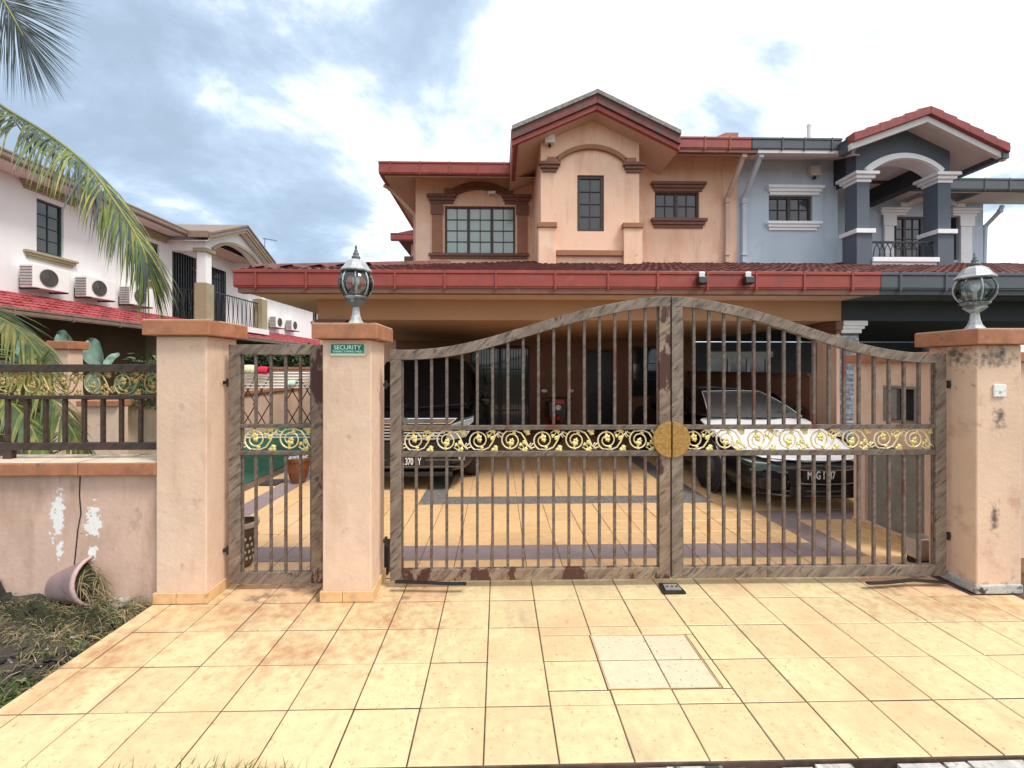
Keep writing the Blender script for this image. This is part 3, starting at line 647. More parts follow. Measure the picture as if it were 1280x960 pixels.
# pedestrian gate
X0, X1 = gx(285.5), gx(403); fw = .083
sgate = thing('pedestrian_gate', ((X0 + X1) / 2, YG + GT / 2, .02), 'narrow brown barred gate between the two left pillars', 'gate')
zb0, zb1, zt0, zt1 = gz(727), gz(713), gz(443.5), gz(431)
for a, b, mt in ((X0, X0 + fw, 'gate'), (X1 - fw, X1, 'gate_rust')): MB().box(a, b, YG, YG + GT, zb0, zt1).build('stile', mt, sgate, bevel=.003)
rail(sgate, 'top_rail', X0 + fw, X1 - fw, zt0, zt1, YG + .001, YG + GT - .001, 'gate'); rail(sgate, 'bottom_rail', X0 + fw, X1 - fw, zb0, zb1, YG + .001, YG + GT - .001, 'gate')
r1, r2, r3, r4 = gz(529.5), gz(534), gz(563), gz(567.5)
rail(sgate, 'middle_rail', X0 + fw, X1 - fw, r2, r1, YG + .004, YG + GT - .004, 'gate_bar'); rail(sgate, 'middle_rail', X0 + fw, X1 - fw, r4, r3, YG + .004, YG + GT - .004, 'gate_bar')
for q in (318, 337, 355.5, 374): bar(sgate, gx(q), r1, zt0, YG + GT / 2, .019); bar(sgate, gx(q), zb1, r4, YG + GT / 2, .019)
for x_ in (X0 + fw + .01, X1 - fw - .01): bar(sgate, x_, zb1, zt0, YG + GT / 2 + .002, .014, 'gate_bar', 'edge_strip')
scrolls(sgate, X0 + fw, X1 - fw, (r2 + r3) / 2, YG + GT / 2, r2 - r3, .231)
for hz_ in (gz(478), gz(686)):
    h = MB(); h.box(X0 - .05, X0, YG + .012, YG + .03, hz_ - .012, hz_ + .012); h.lathe([(.012, -.03), (.012, .03)], (X0 - .015, YG + .02, hz_), 10); h.build('hinge', 'dark_iron', sgate)
# gate stop, motor box, arm strips
p = U(838.5, 735, 3.16); st = thing('gate_stop', (p.x, 3.16, 0), 'dark metal floor stop under the meeting posts of the arched gate', 'gate stop')
MB().prism([(p.x - .085, 3.09), (p.x + .085, 3.09), (p.x + .07, 3.225), (p.x - .07, 3.225)], 'z', .001, .02).build('base_plate', 'dark_iron', st, bevel=.004)
MB().prism([(p.x - .06, 3.105), (p.x + .06, 3.105), (p.x + .05, 3.185), (p.x - .05, 3.185)], 'z', .0205, .033).build('pad', 'cement_d', st, bevel=.004)
for dx_ in (-.035, 0, .035): MB().lathe([(.007, 0), (.007, .004)], (p.x + dx_, 3.14, .0335), 10).build('bolt', 'dark_iron', st)
mbx = thing('gate_motor', (gx(1152), 3.52, 0), 'brushed metal gate motor box behind the right gate leaf', 'gate motor')
xm = UX(1152, 3.52); MB().box(xm - .085, xm + .085, 3.45, 3.60, .06, .235).build('housing', 'steel', mbx, bevel=.012); MB().box(xm - .06, xm + .06, 3.46, 3.59, .001, .059).build('foot', 'dark_iron', mbx)
xm2 = UX(480, 3.5); ml = thing('gate_motor', (xm2, 3.47, 0), 'dark gate motor box in the gap behind the lamp pillar', 'gate motor')
MB().box(xm2 - .02, xm2 + .06, 3.42, 3.56, .02, .24).build('housing', 'dark_iron', ml, bevel=.008); MB().box(xm2 - .01, xm2 + .05, 3.43, 3.55, .001, .019).build('foot', 'black', ml)
mxr = UX(1187, 3.3); mr = thing('gate_bracket', (mxr, 3.3, 0), 'green-grey corner bracket at the foot of the stained pillar', 'bracket')
MB().box(mxr - .005, mxr + .028, 3.21, 3.30, .03, .13).build('plate', 'lamp_metal', mr); MB().box(mxr - .005, mxr + .03, 3.20, 3.31, .001, .029).build('foot', 'dark_iron', mr)
for pts, lb in (([U(494, 727, 3.16), U(530, 728, 3.15), U(560, 729.5, 3.14), U(583, 729.5, 3.14)], 'thin dark metal strip lying under the left gate leaf'),
            ([U(1084, 729, 3.13), U(1105, 728.5, 3.15), U(1140, 725, 3.17), U(1180, 728, 3.17)], 'bent dark metal strip lying under the right gate leaf')):
    b = MB(); q = [Vector((v.x, v.y, max(.012, v.z))) for v in pts]
    for a, c in zip(q, q[1:]): b.obox(a, c, .03, .012)
    b.build('metal_strip', 'dark_iron', label=lb, cat='metal strip')

# ================================================================== low front wall and its railing
WX0 = -3.73; wz = .93
lw_ = thing('low_front_wall', ((WX0 + AX0) / 2, 3.22, 0), 'low peach wall with white peeled patches and terracotta coping', 'wall')
MB().box(WX0 + .04, AX0 - .001, 3.10, 3.32, -.05, .895).build('wall', 'wall_front', lw_, bevel=.006)
xj = UX(99, 3.06)
for a, b in ((WX0, xj - .003), (xj + .003, AX0 - .002)):
    c = MB().box(a, b, 3.045, 3.355, .897, .985).build('coping', 'cap', lw_, bevel=.006)
    MB().box(a + .004, b - .004, 3.05, 3.35, .9865, .989).build('coping_top', 'cap_top', c)
cr_ = MB(); cp = [(UX(100, 3.1), .893), (UX(99, 3.1), .75), (UX(101, 3.1), .62), (UX(97, 3.1), .5), (UX(95, 3.1), .38), (UX(92, 3.1), .22), (UX(90, 3.1), .1)]
cr_.ribbon(cp, .007, 3.0965, 3.0985); cr_.build('crack', 'dark_iron', lw_)
nw = thing('neighbour_wall', (-4.6, 3.3, 0), 'neighbouring low wall end at the far left edge', 'wall')
MB().box(-5.5, WX0 - .02, 3.0, 3.25, -.05, .78).build('wall', 'wall_front', nw, bevel=.006); MB().box(-5.52, WX0 - .015, 2.96, 3.29, .782, .86).build('coping', 'cap', nw, bevel=.006)
YF = 3.2; fx = lambda q: UX(q, YF); fz = lambda q: UZ(q, YF)
fe = thing('wall_railing', ((WX0 + AX0) / 2, YF, .985), 'dark brown barred railing with tarnished scroll band on the low wall', 'railing')
X0, X1 = -3.70, AX0 - .002
for nm, a, b in (('top_rail', 455.5, 465), ('middle_rail', 493.5, 498), ('bottom_rail', 551, 560)): rail(fe, nm, X0, X1, fz(b), fz(a), YF - .02, YF + .02, 'fence')
for q in (33.5, 57.5, 81.5, 105.5, 129, 152, 176): bar(fe, fx(q), fz(551), fz(498), YF, .024, 'fence')
for q in (10, -14): bar(fe, fx(q), fz(551), fz(498), YF, .024, 'fence')
for q in (12,): MB().box(fx(q) - .03, fx(q) + .03, YF - .018, YF + .018, .989, fz(560)).build('post', 'fence', fe)
MB().box(X1 - .05, X1 - .002, YF - .018, YF + .018, .989, fz(560)).build('post', 'fence', fe)
scrolls(fe, X0, X1, (fz(465) + fz(493.5)) / 2, YF, fz(465) - fz(493.5), .215, 'gold_old', 'gold_old')

# ================================================================== building kit
def gutter(parent, x0, x1, yf, zt, zb, mat, straps=(), depth=.13, nm='gutter'):
    """box gutter running along x: trough, rolled lip, drip edge; each bracket a piece"""
    g_ = MB(); g_.box(x0, x1, yf, yf + depth, zb + .02, zt - .045); g_.box(x0 - .004, x1 + .004, yf - .012, yf + depth, zt - .043, zt); g_.box(x0 + .002, x1 - .002, yf + .006, yf + depth, zb, zb + .018)
    o = g_.build(nm, mat, parent, bevel=.006)
    for s_ in straps:
        b = MB(); b.box(s_ - .011, s_ + .011, yf - .017, yf - .0125, zb - .01, zt + .004); b.box(s_ - .011, s_ + .011, yf - .017, yf + depth * .7, zt + .0005, zt + .005); b.box(s_ - .018, s_ + .006, yf - .014, yf + .05, zb - .022, zb - .0105)
        b.build('gutter_strap', mat, o)
    return o
def tile_rows(mb, P, along, up, length, slope, hip=None, pitch=.225, row=.31, amp=.02, lift=.03, step=.03, nrm=(0, 0, 1)):
    """interlocking roll tiles in overlapping courses from the eave point P"""
    P = Vector(P); along = Vector(along).normalized(); up = Vector(up).normalized(); nv = Vector(nrm).normalized()
    nr = max(1, int(round(slope / row))); row = slope / nr; prev = None
    for r in range(nr):
        t0, t1 = r * row, (r + 1) * row
        s0 = hip * t0 if hip else 0
        ss = [s0 + i * step for i in range(int((length - s0) / step) + 1)]
        if len(ss) < 2: break
        off = .5 * pitch * (r % 2)
        wv = lambda s_: amp * (math.sin(2 * math.pi * (s_) / pitch) ** 2) ** .6 + .006 * math.sin(9.1 * r + int(s_ / pitch) * 2.3)
        base = len(mb.v); vs = []
        for s_ in ss:
            vs.append(P + along * s_ + up * (t0 - .012) + nv * (wv(s_) - .004)); vs.append(P + along * s_ + up * (t0 - .012) + nv * (wv(s_) + lift)); vs.append(P + along * s_ + up * (t1 + .004) + nv * wv(s_))
        fs = []
        for i in range(len(ss) - 1): a = 3 * i; fs += [(a, a + 3, a + 4, a + 1), (a + 1, a + 4, a + 5, a + 2)]
        mb.add(vs, fs)
    return mb
def arc_pts(xa, xb, z0, zp, n=18):
    """segmental arch through (xa,z0), its crown at zp, (xb,z0)"""
    h = zp - z0; c = (xb - xa) / 2; r = (h * h + c * c) / (2 * h); zc = zp - r; a0 = math.asin(min(1, c / r))
    if h > c: a0 = math.pi - a0
    return [((xa + xb) / 2 + r * math.sin(-a0 + 2 * a0 * i / n), zc + r * math.cos(-a0 + 2 * a0 * i / n)) for i in range(n + 1)]
def downpipe(parent, pts, r, mat, clips=()):
    """square pipe with elbows"""
    o = MB()
    for a, b in zip(pts, pts[1:]): o.obox(a, b, r * 2, r * 1.7, (0, 1, .01))
    for p in pts[1:-1]: o.box(p[0] - r * 1.15, p[0] + r * 1.15, p[1] - r * 1.05, p[1] + r * 1.05, p[2] - r * 1.2, p[2] + r * 1.2)
    d = o.build('downpipe', mat, parent, bevel=.006)
    for z in clips:
        q = pts[-1]; MB().box(q[0] - r * 1.3, q[0] + r * 1.3, q[1] - r * 1.25, q[1] + r * .9, z, z + .03).build('pipe_clip', mat, d)
    return d

def plane(parent, pts, nm, mat, t=.05):
    v = [Vector(p) for p in pts]; n = (v[1] - v[0]).cross(v[2] - v[0]).normalized() * t; k = len(v)
    return MB().add(v + [p + n for p in v], [tuple(range(k)), tuple(range(2 * k - 1, k - 1, -1))] + [(i, i + k, (i + 1) % k + k, (i + 1) % k) for i in range(k)]).build(nm, mat, parent)

# ================================================================== the orange house
XB = 5.05; YP = 6.2; YE = 5.55; YU = 8.95; YL = 10.1; YB = 8.3; YK = 10.9
ZC, ZS = 2.345, 2.64                                            # porch ceiling, porch soffit
ho = thing('semi_detached_house', (1.3, 8.5, 0), 'orange two-storey house with red gutters behind the gate', 'house')
XL = UX(397, YP)
MB().box(XL, XB - .001, YP, YK + .2, ZC, ZS + .3).build('porch_slab', 'beam_shaded', ho)
MB().box(XL - .9, XL - .001, YK + .3, 16, 0, ZS + .2).build('rear_ground_wall', 'orange', ho)
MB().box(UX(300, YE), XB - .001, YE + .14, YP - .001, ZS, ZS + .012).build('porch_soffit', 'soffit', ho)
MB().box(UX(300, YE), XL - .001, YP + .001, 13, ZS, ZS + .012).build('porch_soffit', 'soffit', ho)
MB().box(UX(296, YE), XB - .001, YE + .02, YE + .135, ZS - .02, ZS + .05).build('fascia', 'trim', ho)
gxs = [UX(q, YE) for q in (320, 383, 445, 494, 556, 620, 694, 760, 822, 884, 945, 1005, 1065)]
zt, zb = UZ(338, YE), UZ(360, YE); XE = UX(291, YE)
gutter(ho, XE, XB, YE, zt, zb, 'gutter', gxs)
sg_ = MB(); sg_.box(XE, XE + .13, YE + .135, 13, zb + .02, zt - .045); sg_.box(XE - .012, XE + .13, YE + .135, 13, zt - .043, zt); sg_.build('side_gutter', 'gutter', ho)
slope = (4.2 - 2.93) / (YL - YE)
up = Vector((0, 1, slope)); rf = MB(); lenU = (YL - YE - .05) * math.sqrt(1 + slope ** 2)
tile_rows(rf, (XE + .06, YE + .05, zt - .02), (1, 0, 0), up, XB - XE - .06, lenU, hip=1 / math.sqrt(1 + slope ** 2), nrm=(0, -slope, 1))
rf.build('porch_roof_tiles', 'roof', ho, kind='stuff')
rf2 = MB(); tile_rows(rf2, (XE + .05, YE + .06, zt - .02), (0, 1, 0), (1, 0, slope), 13 - YE - .1, 1.4, hip=1 / math.sqrt(1 + slope ** 2), nrm=(-slope, 0, 1), step=.06); rf2.build('side_roof_tiles', 'roof', ho, kind='stuff')
# hip cap tiles
for k in range(7):
    d0 = .05 + k * .33; a = Vector((XE + .1 + d0, YE + .1 + d0, zt + slope * d0 + .0)); b = a + Vector((.35, .35, .35 * slope + .015))
    MB().tube([a, b], [.085, .07], 8).build('hip_tile', 'roof', ho)
# columns
def column(x0, x1, y0, y1, mat, capm, parent, ztop=ZC):
    c = MB().box(x0, x1, y0, y1, .001, ztop - .001).build('column', mat, parent, bevel=.006)
    MB().box(x0 - .05, x1 + (.0 if x1 > 5 else .05), y0 - .06, y1 + .05, ztop - .14, ztop - .002).build('capital', capm, c, bevel=.01)
    MB().box(x0 - .025, x1 + (.0 if x1 > 5 else .025), y0 - .03, y1 + .025, ztop - .19, ztop - .142).build('capital_moulding', capm, c, bevel=.008)
    return c
column(UX(1047, YP), XB - .003, YP + .02, YP + .42, 'orange', 'trim', ho)
column(XL + .02, XL + .36, YP + .02, YP + .38, 'orange', 'trim', ho)
# dwarf wall between the two porches
MB().box(XB - .16, XB - .02, YP + .42, YK, .001, 1.52).build('party_dwarf_wall', 'shade_brown_wall', ho); MB().box(XB - .2, XB + .02, YP + .42, YK, 1.522, 1.57).build('dwarf_wall_coping', 'trim', ho)
# back wall of the porch
dkx = lambda q: UX(q, YK); dkz = lambda q: UZ(q, YK)
sd = (dkx(588), dkx(662), .02, dkz(432)); bd = (dkx(735), dkx(767), .02, dkz(438)); bw = (dkx(790), dkx(828), .9, dkz(432))
bwall = wall_holes(MB(), XL, XB, .0, ZC, [sd, bd, bw], YK, .2).build('porch_back_wall', 'shade_brown_wall', ho)
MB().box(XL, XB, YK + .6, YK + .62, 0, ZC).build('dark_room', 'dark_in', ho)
sdw = MB()
n_ = 22
for i in range(n_ + 1):
    x_ = sd[0] + (sd[1] - sd[0]) * i / n_; w_ = .03 if i % 11 == 0 else .008
    sdw.box(max(sd[0], x_ - w_), min(sd[1], x_ + w_), YK + .03, YK + .05, sd[2], sd[3])
for z in (.03, .55, 1.05, 1.6, sd[3] - .04): sdw.box(sd[0], sd[1], YK + .052, YK + .068, z, z + .03)
sdo = sdw.build('grille_door', 'black', ho)
for i in range(2):
    a = sd[0] + .04 + i * (sd[1] - sd[0]) / 2; MB().box(a, a + (sd[1] - sd[0]) / 2 - .08, YK + .09, YK + .1, .05, sd[3] - .05).build('pane', 'pane', sdo)
cu = MB(); n_ = 60
cpts = [(sd[0] + .05 + (sd[1] - sd[0] - .1) * i / n_, YK + .22 + .025 * math.sin(i * 1.3)) for i in range(n_ + 1)]
for a, b in zip(cpts, cpts[1:]): cu.add([(a[0], a[1], 1.5), (b[0], b[1], 1.5), (b[0], b[1], 2.1), (a[0], a[1], 2.1)], [(0, 1, 2, 3)])
cu.build('curtain', 'curtain', sdo)
do_ = MB().box(bd[0] + .01, bd[1] - .01, YK + .05, YK + .09, bd[2], bd[3] - .01).build('door', 'black', ho, bevel=.01)
MB().box(bd[0] - .06, bd[0] - .002, YK - .02, YK - .002, .0, bd[3] + .06).build('door_frame', 'trim', ho); MB().box(bd[1] + .002, bd[1] + .06, YK - .02, YK - .002, .0, bd[3] + .06).build('door_frame', 'trim', ho); MB().box(bd[0] - .002, bd[1] + .002, YK - .02, YK - .002, bd[3], bd[3] + .06).build('door_frame', 'trim', ho)
window(ho, bw[0], bw[1], bw[2], bw[3], YK + .04, 2, 1, 3)
# ---- upper storey walls
ZR, ZL0, ZT = 3.6, 3.9, UZ(192, YU)
sw = (UX(818.5, YU), UX(874, YU), UZ(272, YU), UZ(237.5, YU))
wall_holes(MB(), 2.6, XB - .001, 3.4, ZT, [sw], YU, .2).build('right_wall', 'orange', ho)
lw2 = (UX(556, YL), UX(644, YL), UZ(318, YL), UZ(258, YL)); XLL = UX(519.5, YL); ZTL = UZ(221, YL)
wall_holes(MB(), XLL, 1.2, 3.7, ZTL, [lw2], YL, .2).build('left_wall', 'orange', ho)
MB().box(XLL, XLL + .2, YL + .201, 16, 3.7, ZTL).build('side_wall', 'orange', ho)
window(ho, *sw, YU + .05, 2, 2, 2)
lwo = window(ho, *lw2, YL + .04, 3, 2, 4, pane='pane_c')
MB().box(lw2[0], lw2[1], YL + .19, YL + .2, lw2[2], lw2[3]).build('curtain', 'curtain', lwo)
# small window: lintel and sill mouldings
def moulding(parent, x0, x1, z0, z1, y, mat, flip=False, nm='lintel', steps=3):
    h = (z1 - z0) / steps; b = MB()
    for i in range(steps):
        k = (steps - 1 - i) if flip else i
        e = .035 * (i if not flip else steps - 1 - i)
        b.box(x0 + .07 - e * 1.0, x1 - .07 + e * 1.0, y - .04 - e * .9, y - .001, z0 + i * h + (.0005 if i else 0), z0 + (i + 1) * h)
    return b.build(nm, mat, parent, bevel=.005)
moulding(ho, UX(813, YU), UX(881, YU), UZ(238, YU), UZ(227, YU), YU, 'trim'); moulding(ho, UX(813, YU), UX(882, YU), UZ(284, YU), UZ(272.5, YU), YU, 'trim', nm='window_sill')
# left window: pilasters, entablature blocks, arch, sill
for (a, b) in ((540.5, 553), (646.5, 659)):
    x0, x1 = UX(a, YL), UX(b, YL)
    MB().box(x0, x1, YL - .06, YL - .001, UZ(317, YL), UZ(256.5, YL)).build('pilaster', 'trim_l', ho, bevel=.006)
    MB().box(x0 - .03, x1 + .03, YL - .08, YL - .062, UZ(270, YL), UZ(257, YL)).build('pilaster_cap', 'trim', ho, bevel=.006)
for (a, b) in ((534, 570.5), (627, 664)): moulding(ho, UX(a, YL) , UX(b, YL), UZ(256, YL), UZ(244.5, YL), YL, 'trim', nm='entablature')
arc = [(UX(556, YL), UZ(244, YL)), (UX(568, YL), UZ(244, YL))] + arc_pts(UX(569, YL), UX(629, YL), UZ(243, YL), UZ(235, YL)) + [(UX(630, YL), UZ(244, YL)), (UX(641, YL), UZ(244, YL))]
MB().ribbon(arc, .11, YL - .10, YL - .001).build('arched_hood', 'trim', ho, bevel=.005); MB().ribbon([(a, b - .06) for a, b in arc], .055, YL - .07, YL - .002).build('hood_moulding', 'trim', ho, bevel=.004)
moulding(ho, UX(534, YL), UX(663, YL), UZ(324, YL), UZ(317.5, YL), YL, 'trim', nm='window_sill', steps=2)
# cctv camera above the left window
# ---- projecting bay with gable
bx0, bx1 = UX(676, YB), UX(799, YB); bxc = (bx0 + bx1) / 2
tw = (UX(721.5, YB), UX(755, YB), UZ(288.5, YB), UZ(218, YB))
ZE = UZ(166, YB)
bf = wall_holes(MB(), bx0, bx1, 3.3, ZE, [tw], YB, .2); bf.prism([(bx0, ZE), (bx1, ZE), (bx1, ZE + .02), (bxc, ZE + .62), (bx0, ZE + .02)], 'y', YB, YB + .2)
bf.build('bay_wall', 'orange', ho)
MB().box(bx0, bx0 + .2, YB + .201, YL + .1, 3.3, ZE).build('bay_side_wall', 'orange', ho); MB().box(bx1 - .2, bx1, YB + .201, YU + .1, 3.3, ZE).build('bay_side_wall', 'orange', ho)
window(ho, *tw, YB + .03, 1, 2, 4, fw=.06)
for (a, b) in ((673, 695), (780, 803)):
    x0, x1 = UX(a, YB - .1), UX(b, YB - .1)
    pl = MB().box(x0, x1, YB - .10, YB - .001, 3.3, UZ(284, YB - .1)).build('bay_pilaster', 'orange', ho, bevel=.006)
    MB().box(x0 - .02, x1 + .02, YB - .13, YB - .002, UZ(284, YB - .1) + .001, UZ(277.5, YB - .1)).build('pilaster_cap', 'trim_l', pl, bevel=.008)
MB().box(UX(695, YB) + .0, UX(780, YB), YB - .07, YB - .001, UZ(320, YB), UZ(313, YB)).build('bay_sill', 'trim_l', ho, bevel=.01)
for (a, b) in ((673, 700), (778, 806)): moulding(ho, UX(a, YB), UX(b, YB), UZ(215, YB), UZ(203.5, YB), YB, 'trim', nm='entablature')
arc = [(UX(684, YB), UZ(203, YB)), (UX(697, YB), UZ(203, YB))] + arc_pts(UX(698, YB), UX(779, YB), UZ(202, YB), UZ(186.5, YB)) + [(UX(780, YB), UZ(203, YB)), (UX(794, YB), UZ(203, YB))]
MB().ribbon(arc, .085, YB - .07, YB - .001).build('arched_hood', 'trim_l', ho, bevel=.006)
# gable roof
YV = 7.87; gxl, gxr = UX(640, YV), UX(851, YV); gxc = UX(747, YV); zpk = UZ(110.5, YV); zgl = UZ(157.5, YV); zgr = UZ(161, YV)
def slab(parent, xa, za, xb, zb_, t0, t1, y0, y1, nm, mat, bev=0):
    """sloping slab between two edge points, from t0 to t1 below them"""
    return MB().prism([(xa, za - t1), (xb, zb_ - t1), (xb, zb_ - t0), (xa, za - t0)], 'y', y0, y1).build(nm, mat, parent, bevel=bev)
for (xa, za) in ((gxl, zgl), (gxr, zgr)):
    slab(ho, xa, za, gxc, zpk, 0, .075, YV - .03, YL + 2, 'verge_cement', 'fascia_cement')
    slab(ho, xa, za, gxc, zpk, .077, .24, YV + .0, YV + .08, 'verge_fascia', 'gutter_old', .006)
    slab(ho, xa, za, gxc, zpk, .242, .34, YV + .04, YV + .12, 'verge_fascia', 'gutter', .006)
    slab(ho, xa, za, gxc, zpk, .30, .325, YV + .121, YL + 2, 'gable_soffit', 'soffit')
zbk = zgl - .33
# gable eave gutters running back on both sides
for x_, s_ in ((gxl, 1), (gxr - .12, -1)):
    e_ = MB(); yb_ = YL - .6 if s_ > 0 else YU - .2
    e_.box(x_, x_ + .12, YV + .13, yb_, zbk + .02, zgl - .02); e_.box(x_ - .012, x_ + .132, YV + .13, yb_, zgl - .019, zgl + .02); e_.build('gable_gutter', 'gutter', ho, bevel=.005)
# main eaves
yrg = 8.2; zr1, zr0 = UZ(168, yrg), UZ(183, yrg)
gutter(ho, gxr - .1, UX(939.5, yrg), yrg, zr1, zr0, 'gutter', [UX(q, yrg) for q in (881, 912)])
plane(ho, [(gxr - .08, yrg + .12, zr0 - .04), (XB - .001, yrg + .12, zr0 - .04), (XB - .001, YU + .05, ZT - .01), (gxr - .08, YU + .05, ZT - .01)], 'eave_soffit', 'soffit', .02)
MB().box(gxr - .08, XB - .001, yrg + .02, yrg + .11, zr0 - .06, zr0 - .002).build('fascia', 'trim', ho)
ylg = 9.3; zl1, zl0 = UZ(203, ylg), UZ(218, ylg); xlg = UX(473, ylg)
gutter(ho, xlg, gxl + .0, ylg, zl1, zl0, 'gutter', [UX(q, ylg) for q in (488, 525, 562, 598, 630)])
plane(ho, [(xlg + .1, ylg + .12, zl0 - .02), (gxl + .7, ylg + .12, zl0 - .02), (gxl + .7, YL + .05, ZTL - .01), (XLL, YL + .05, ZTL - .01)], 'eave_soffit', 'soffit', .02)
sgl = MB(); sgl.box(xlg, xlg + .13, ylg + .135, 15, zl0, zl1 - .02); sgl.box(xlg - .01, xlg + .13, ylg + .135, 15, zl1 - .019, zl1); sgl.build('side_gutter', 'gutter', ho)
plane(ho, [(xlg + .1, 15, zl0 - .02), (xlg + .1, ylg + .12, zl0 - .02), (XLL, YL + .05, ZTL - .01), (XLL, 15, ZTL - .01)], 'eave_soffit', 'soffit', .02)
# rear wing seen past the left corner
yr = 14.2; MB().box(UX(510, yr), -1.0, yr + .5, yr + 3, 3, UZ(300, yr)).build('rear_wing_wall', 'orange', ho)
gutter(ho, UX(488, yr), -1.2, yr, UZ(292, yr), UZ(301, yr), 'gutter'); MB().box(UX(506, yr + .4), -1.0, yr + .3, yr + .49, UZ(325, yr), UZ(318, yr)).build('rear_moulding', 'trim', ho)
MB().prism([(UX(490, yr), UZ(292, yr)), (-1.0, UZ(292, yr)), (-1.0, UZ(292, yr) + .5), (-1.8, UZ(292, yr) + .35)], 'y', yr + .1, yr + 3).build('rear_wing_roof', 'roof', ho)
# main roof planes (pitch too low to be seen from the road)
plane(ho, [(gxr, yrg + .1, zr1 - .03), (XB, yrg + .1, zr1 - .03), (XB, 13, zr1 + 1.7), (gxr, 13, zr1 + 1.7)], 'main_roof', 'roof'); plane(ho, [(xlg + .05, ylg + .1, zl1 - .03), (gxr, ylg + .1, zl1 - .03), (gxr, 13, zl1 + 1.3), (xlg + 2.6, 13, zl1 + 1.3)], 'main_roof', 'roof')
plane(ho, [(xlg + .05, 15, zl1 - .03), (xlg + .05, ylg + .1, zl1 - .03), (xlg + 2.6, 13, zl1 + 1.3), (xlg + 2.6, 15, zl1 + 1.3)], 'main_roof', 'roof')
MB().box(-2.0, XB, 15.6, 16, 0, 6).build('rear_wall', 'orange', ho)
# party ridge stub above the eave
MB().prism([(UX(897, 8.7), UZ(166, 8.7) - .3), (UX(897, 8.7), UZ(167, 8.7)), (UX(908, 8.7), UZ(162.5, 8.7)), (UX(923, 8.7), UZ(162.5, 8.7)), (UX(923, 8.7), UZ(166, 8.7) - .3)], 'y', 8.7, 9.4).build('party_wall_stub', 'cap', ho)
# downpipe
yd = YU - .07
downpipe(ho, [(UX(931.5, yrg + .1), yrg + .1, zr0 + .04), (UX(929.5, yrg + .1), yrg + .1, zr0 - .08), (UX(909, yd), yd, UZ(246, yd)), (UX(908.5, yd), yd, UZ(327, yd))], .042, 'soffit', [UZ(252, yd), UZ(318, yd)])
downpipe(ho, [(UX(481, 10), ylg + .6, zl0 - .01), (UX(487, 10), 10.0, UZ(237, 10)), (XLL - .06, YL + .25, UZ(266, YL)), (XLL - .06, YL + .25, 4.0)], .035, 'soffit')
# wall-mounted things
def small_box(name, px, py, w, h, y, label, cat, mat, knob='black', d=.12):
    c = U(px, py, y); t_ = thing(name, (c.x, y, c.z - h / 2), label, cat)
    MB().box(c.x - w / 2, c.x + w / 2, y - d, y - .002, c.z - h / 2, c.z + h / 2).build('housing', mat, t_, bevel=.012)
    MB().box(c.x - w / 4, c.x + w / 4, y - d - .012, y - d - .001, c.z - h * .3, c.z + h * .3).build('front_plate', mat, t_, bevel=.004)
    MB().lathe([(w * .16, 0), (w * .13, .04), (w * .06, .06)], (c.x, y - d / 2, c.z - h / 2 - .061), 10).build('sounder', knob, t_)
    return t_
small_box('alarm_box', 686.5, 174.5, .19, .22, YB, 'white alarm box under the left slope of the orange gable', 'alarm', 'white')
small_box('alarm_box', 1015.5, 215.5, .21, .21, YU, 'cream alarm box on the pale blue wall above the small window', 'alarm', 'offwhite')
c = U(613, 244, YL); cc = thing('cctv_camera', (c.x, YL, c.z), 'small white security camera above the wide curtained window', 'camera')
MB().lathe([(.03, -.002), (.03, -.03), (.015, -.05), (.012, -.09)], (c.x - .04, YL, c.z), 12, 'y').build('mount', 'white', cc)
MB().obox((c.x - .05, YL - .12, c.z + .015), (c.x + .13, YL - .22, c.z - .02), .05, .055).build('camera_body', 'white', cc, bevel=.008); MB().lathe([(.018, 0), (.018, -.01)], (c.x + .125, YL - .226, c.z - .02), 10, 'y').build('lens', 'black', cc)
for q, lb in ((877, 'black floodlight clipped to the red porch gutter, nearer the gable'), (935, 'black floodlight clipped to the red porch gutter, nearer the blue house')):
    c = U(q, 348, YE - .05); t_ = thing('floodlight', (c.x, YE - .04, c.z - .08), lb, 'floodlight', 'floodlights on the porch gutter')
    MB().box(c.x - .03, c.x + .045, YE - .05, YE - .019, c.z + .02, c.z + .085).build('bracket', 'steel', t_, bevel=.004)
    MB().prism([(YE - .12, c.z - .07), (YE - .03, c.z - .085), (YE - .02, c.z + .015), (YE - .10, c.z + .018)], 'x', c.x - .06, c.x + .05).build('head', 'black', t_, bevel=.008)
    MB().tube([(c.x - .04, YE - .04, c.z - .08), (c.x - .07, YE - .05, c.z - .11), (c.x - .02, YE - .04, c.z - .125), (c.x + .03, YE - .03, c.z - .10)], .006, 6).build('cable', 'black', t_)

# ================================================================== the blue house
hb = thing('semi_detached_house', (8.2, 8.5, 0), 'pale blue and slate grey house with arched balcony at the right', 'house')
XR = 12.2
MB().box(XB + .001, XR, YP, YK + .2, ZC, ZS + .3).build('porch_slab', 'char', hb); MB().box(XB + .001, XR, YE + .14, YP - .001, ZS, ZS + .012).build('porch_soffit', 'slate', hb); MB().box(XB + .001, XR, YE + .02, YE + .135, ZS - .02, ZS + .05).build('fascia', 'char', hb)
gutter(hb, XB + .006, XR, YE, zt, zb, 'gutter_grey', [UX(q, YE) for q in (1125, 1182, 1238, 1300)])
rf = MB(); tile_rows(rf, (XB + .01, YE + .05, zt - .02), (1, 0, 0), up, XR - XB, lenU, nrm=(0, -slope, 1)); rf.build('porch_roof_tiles', 'roof', hb, kind='stuff')
cs = thing('stone_column', (XB + .16, YP + .2, 0), 'pale stacked-stone porch column with white capital beside the peach one', 'column')
MB().box(XB + .004, XB + .29, YP + .04, YP + .40, .001, ZC - .18).build('core', 'stone_d', cs)
sc_ = MB(); z = .01
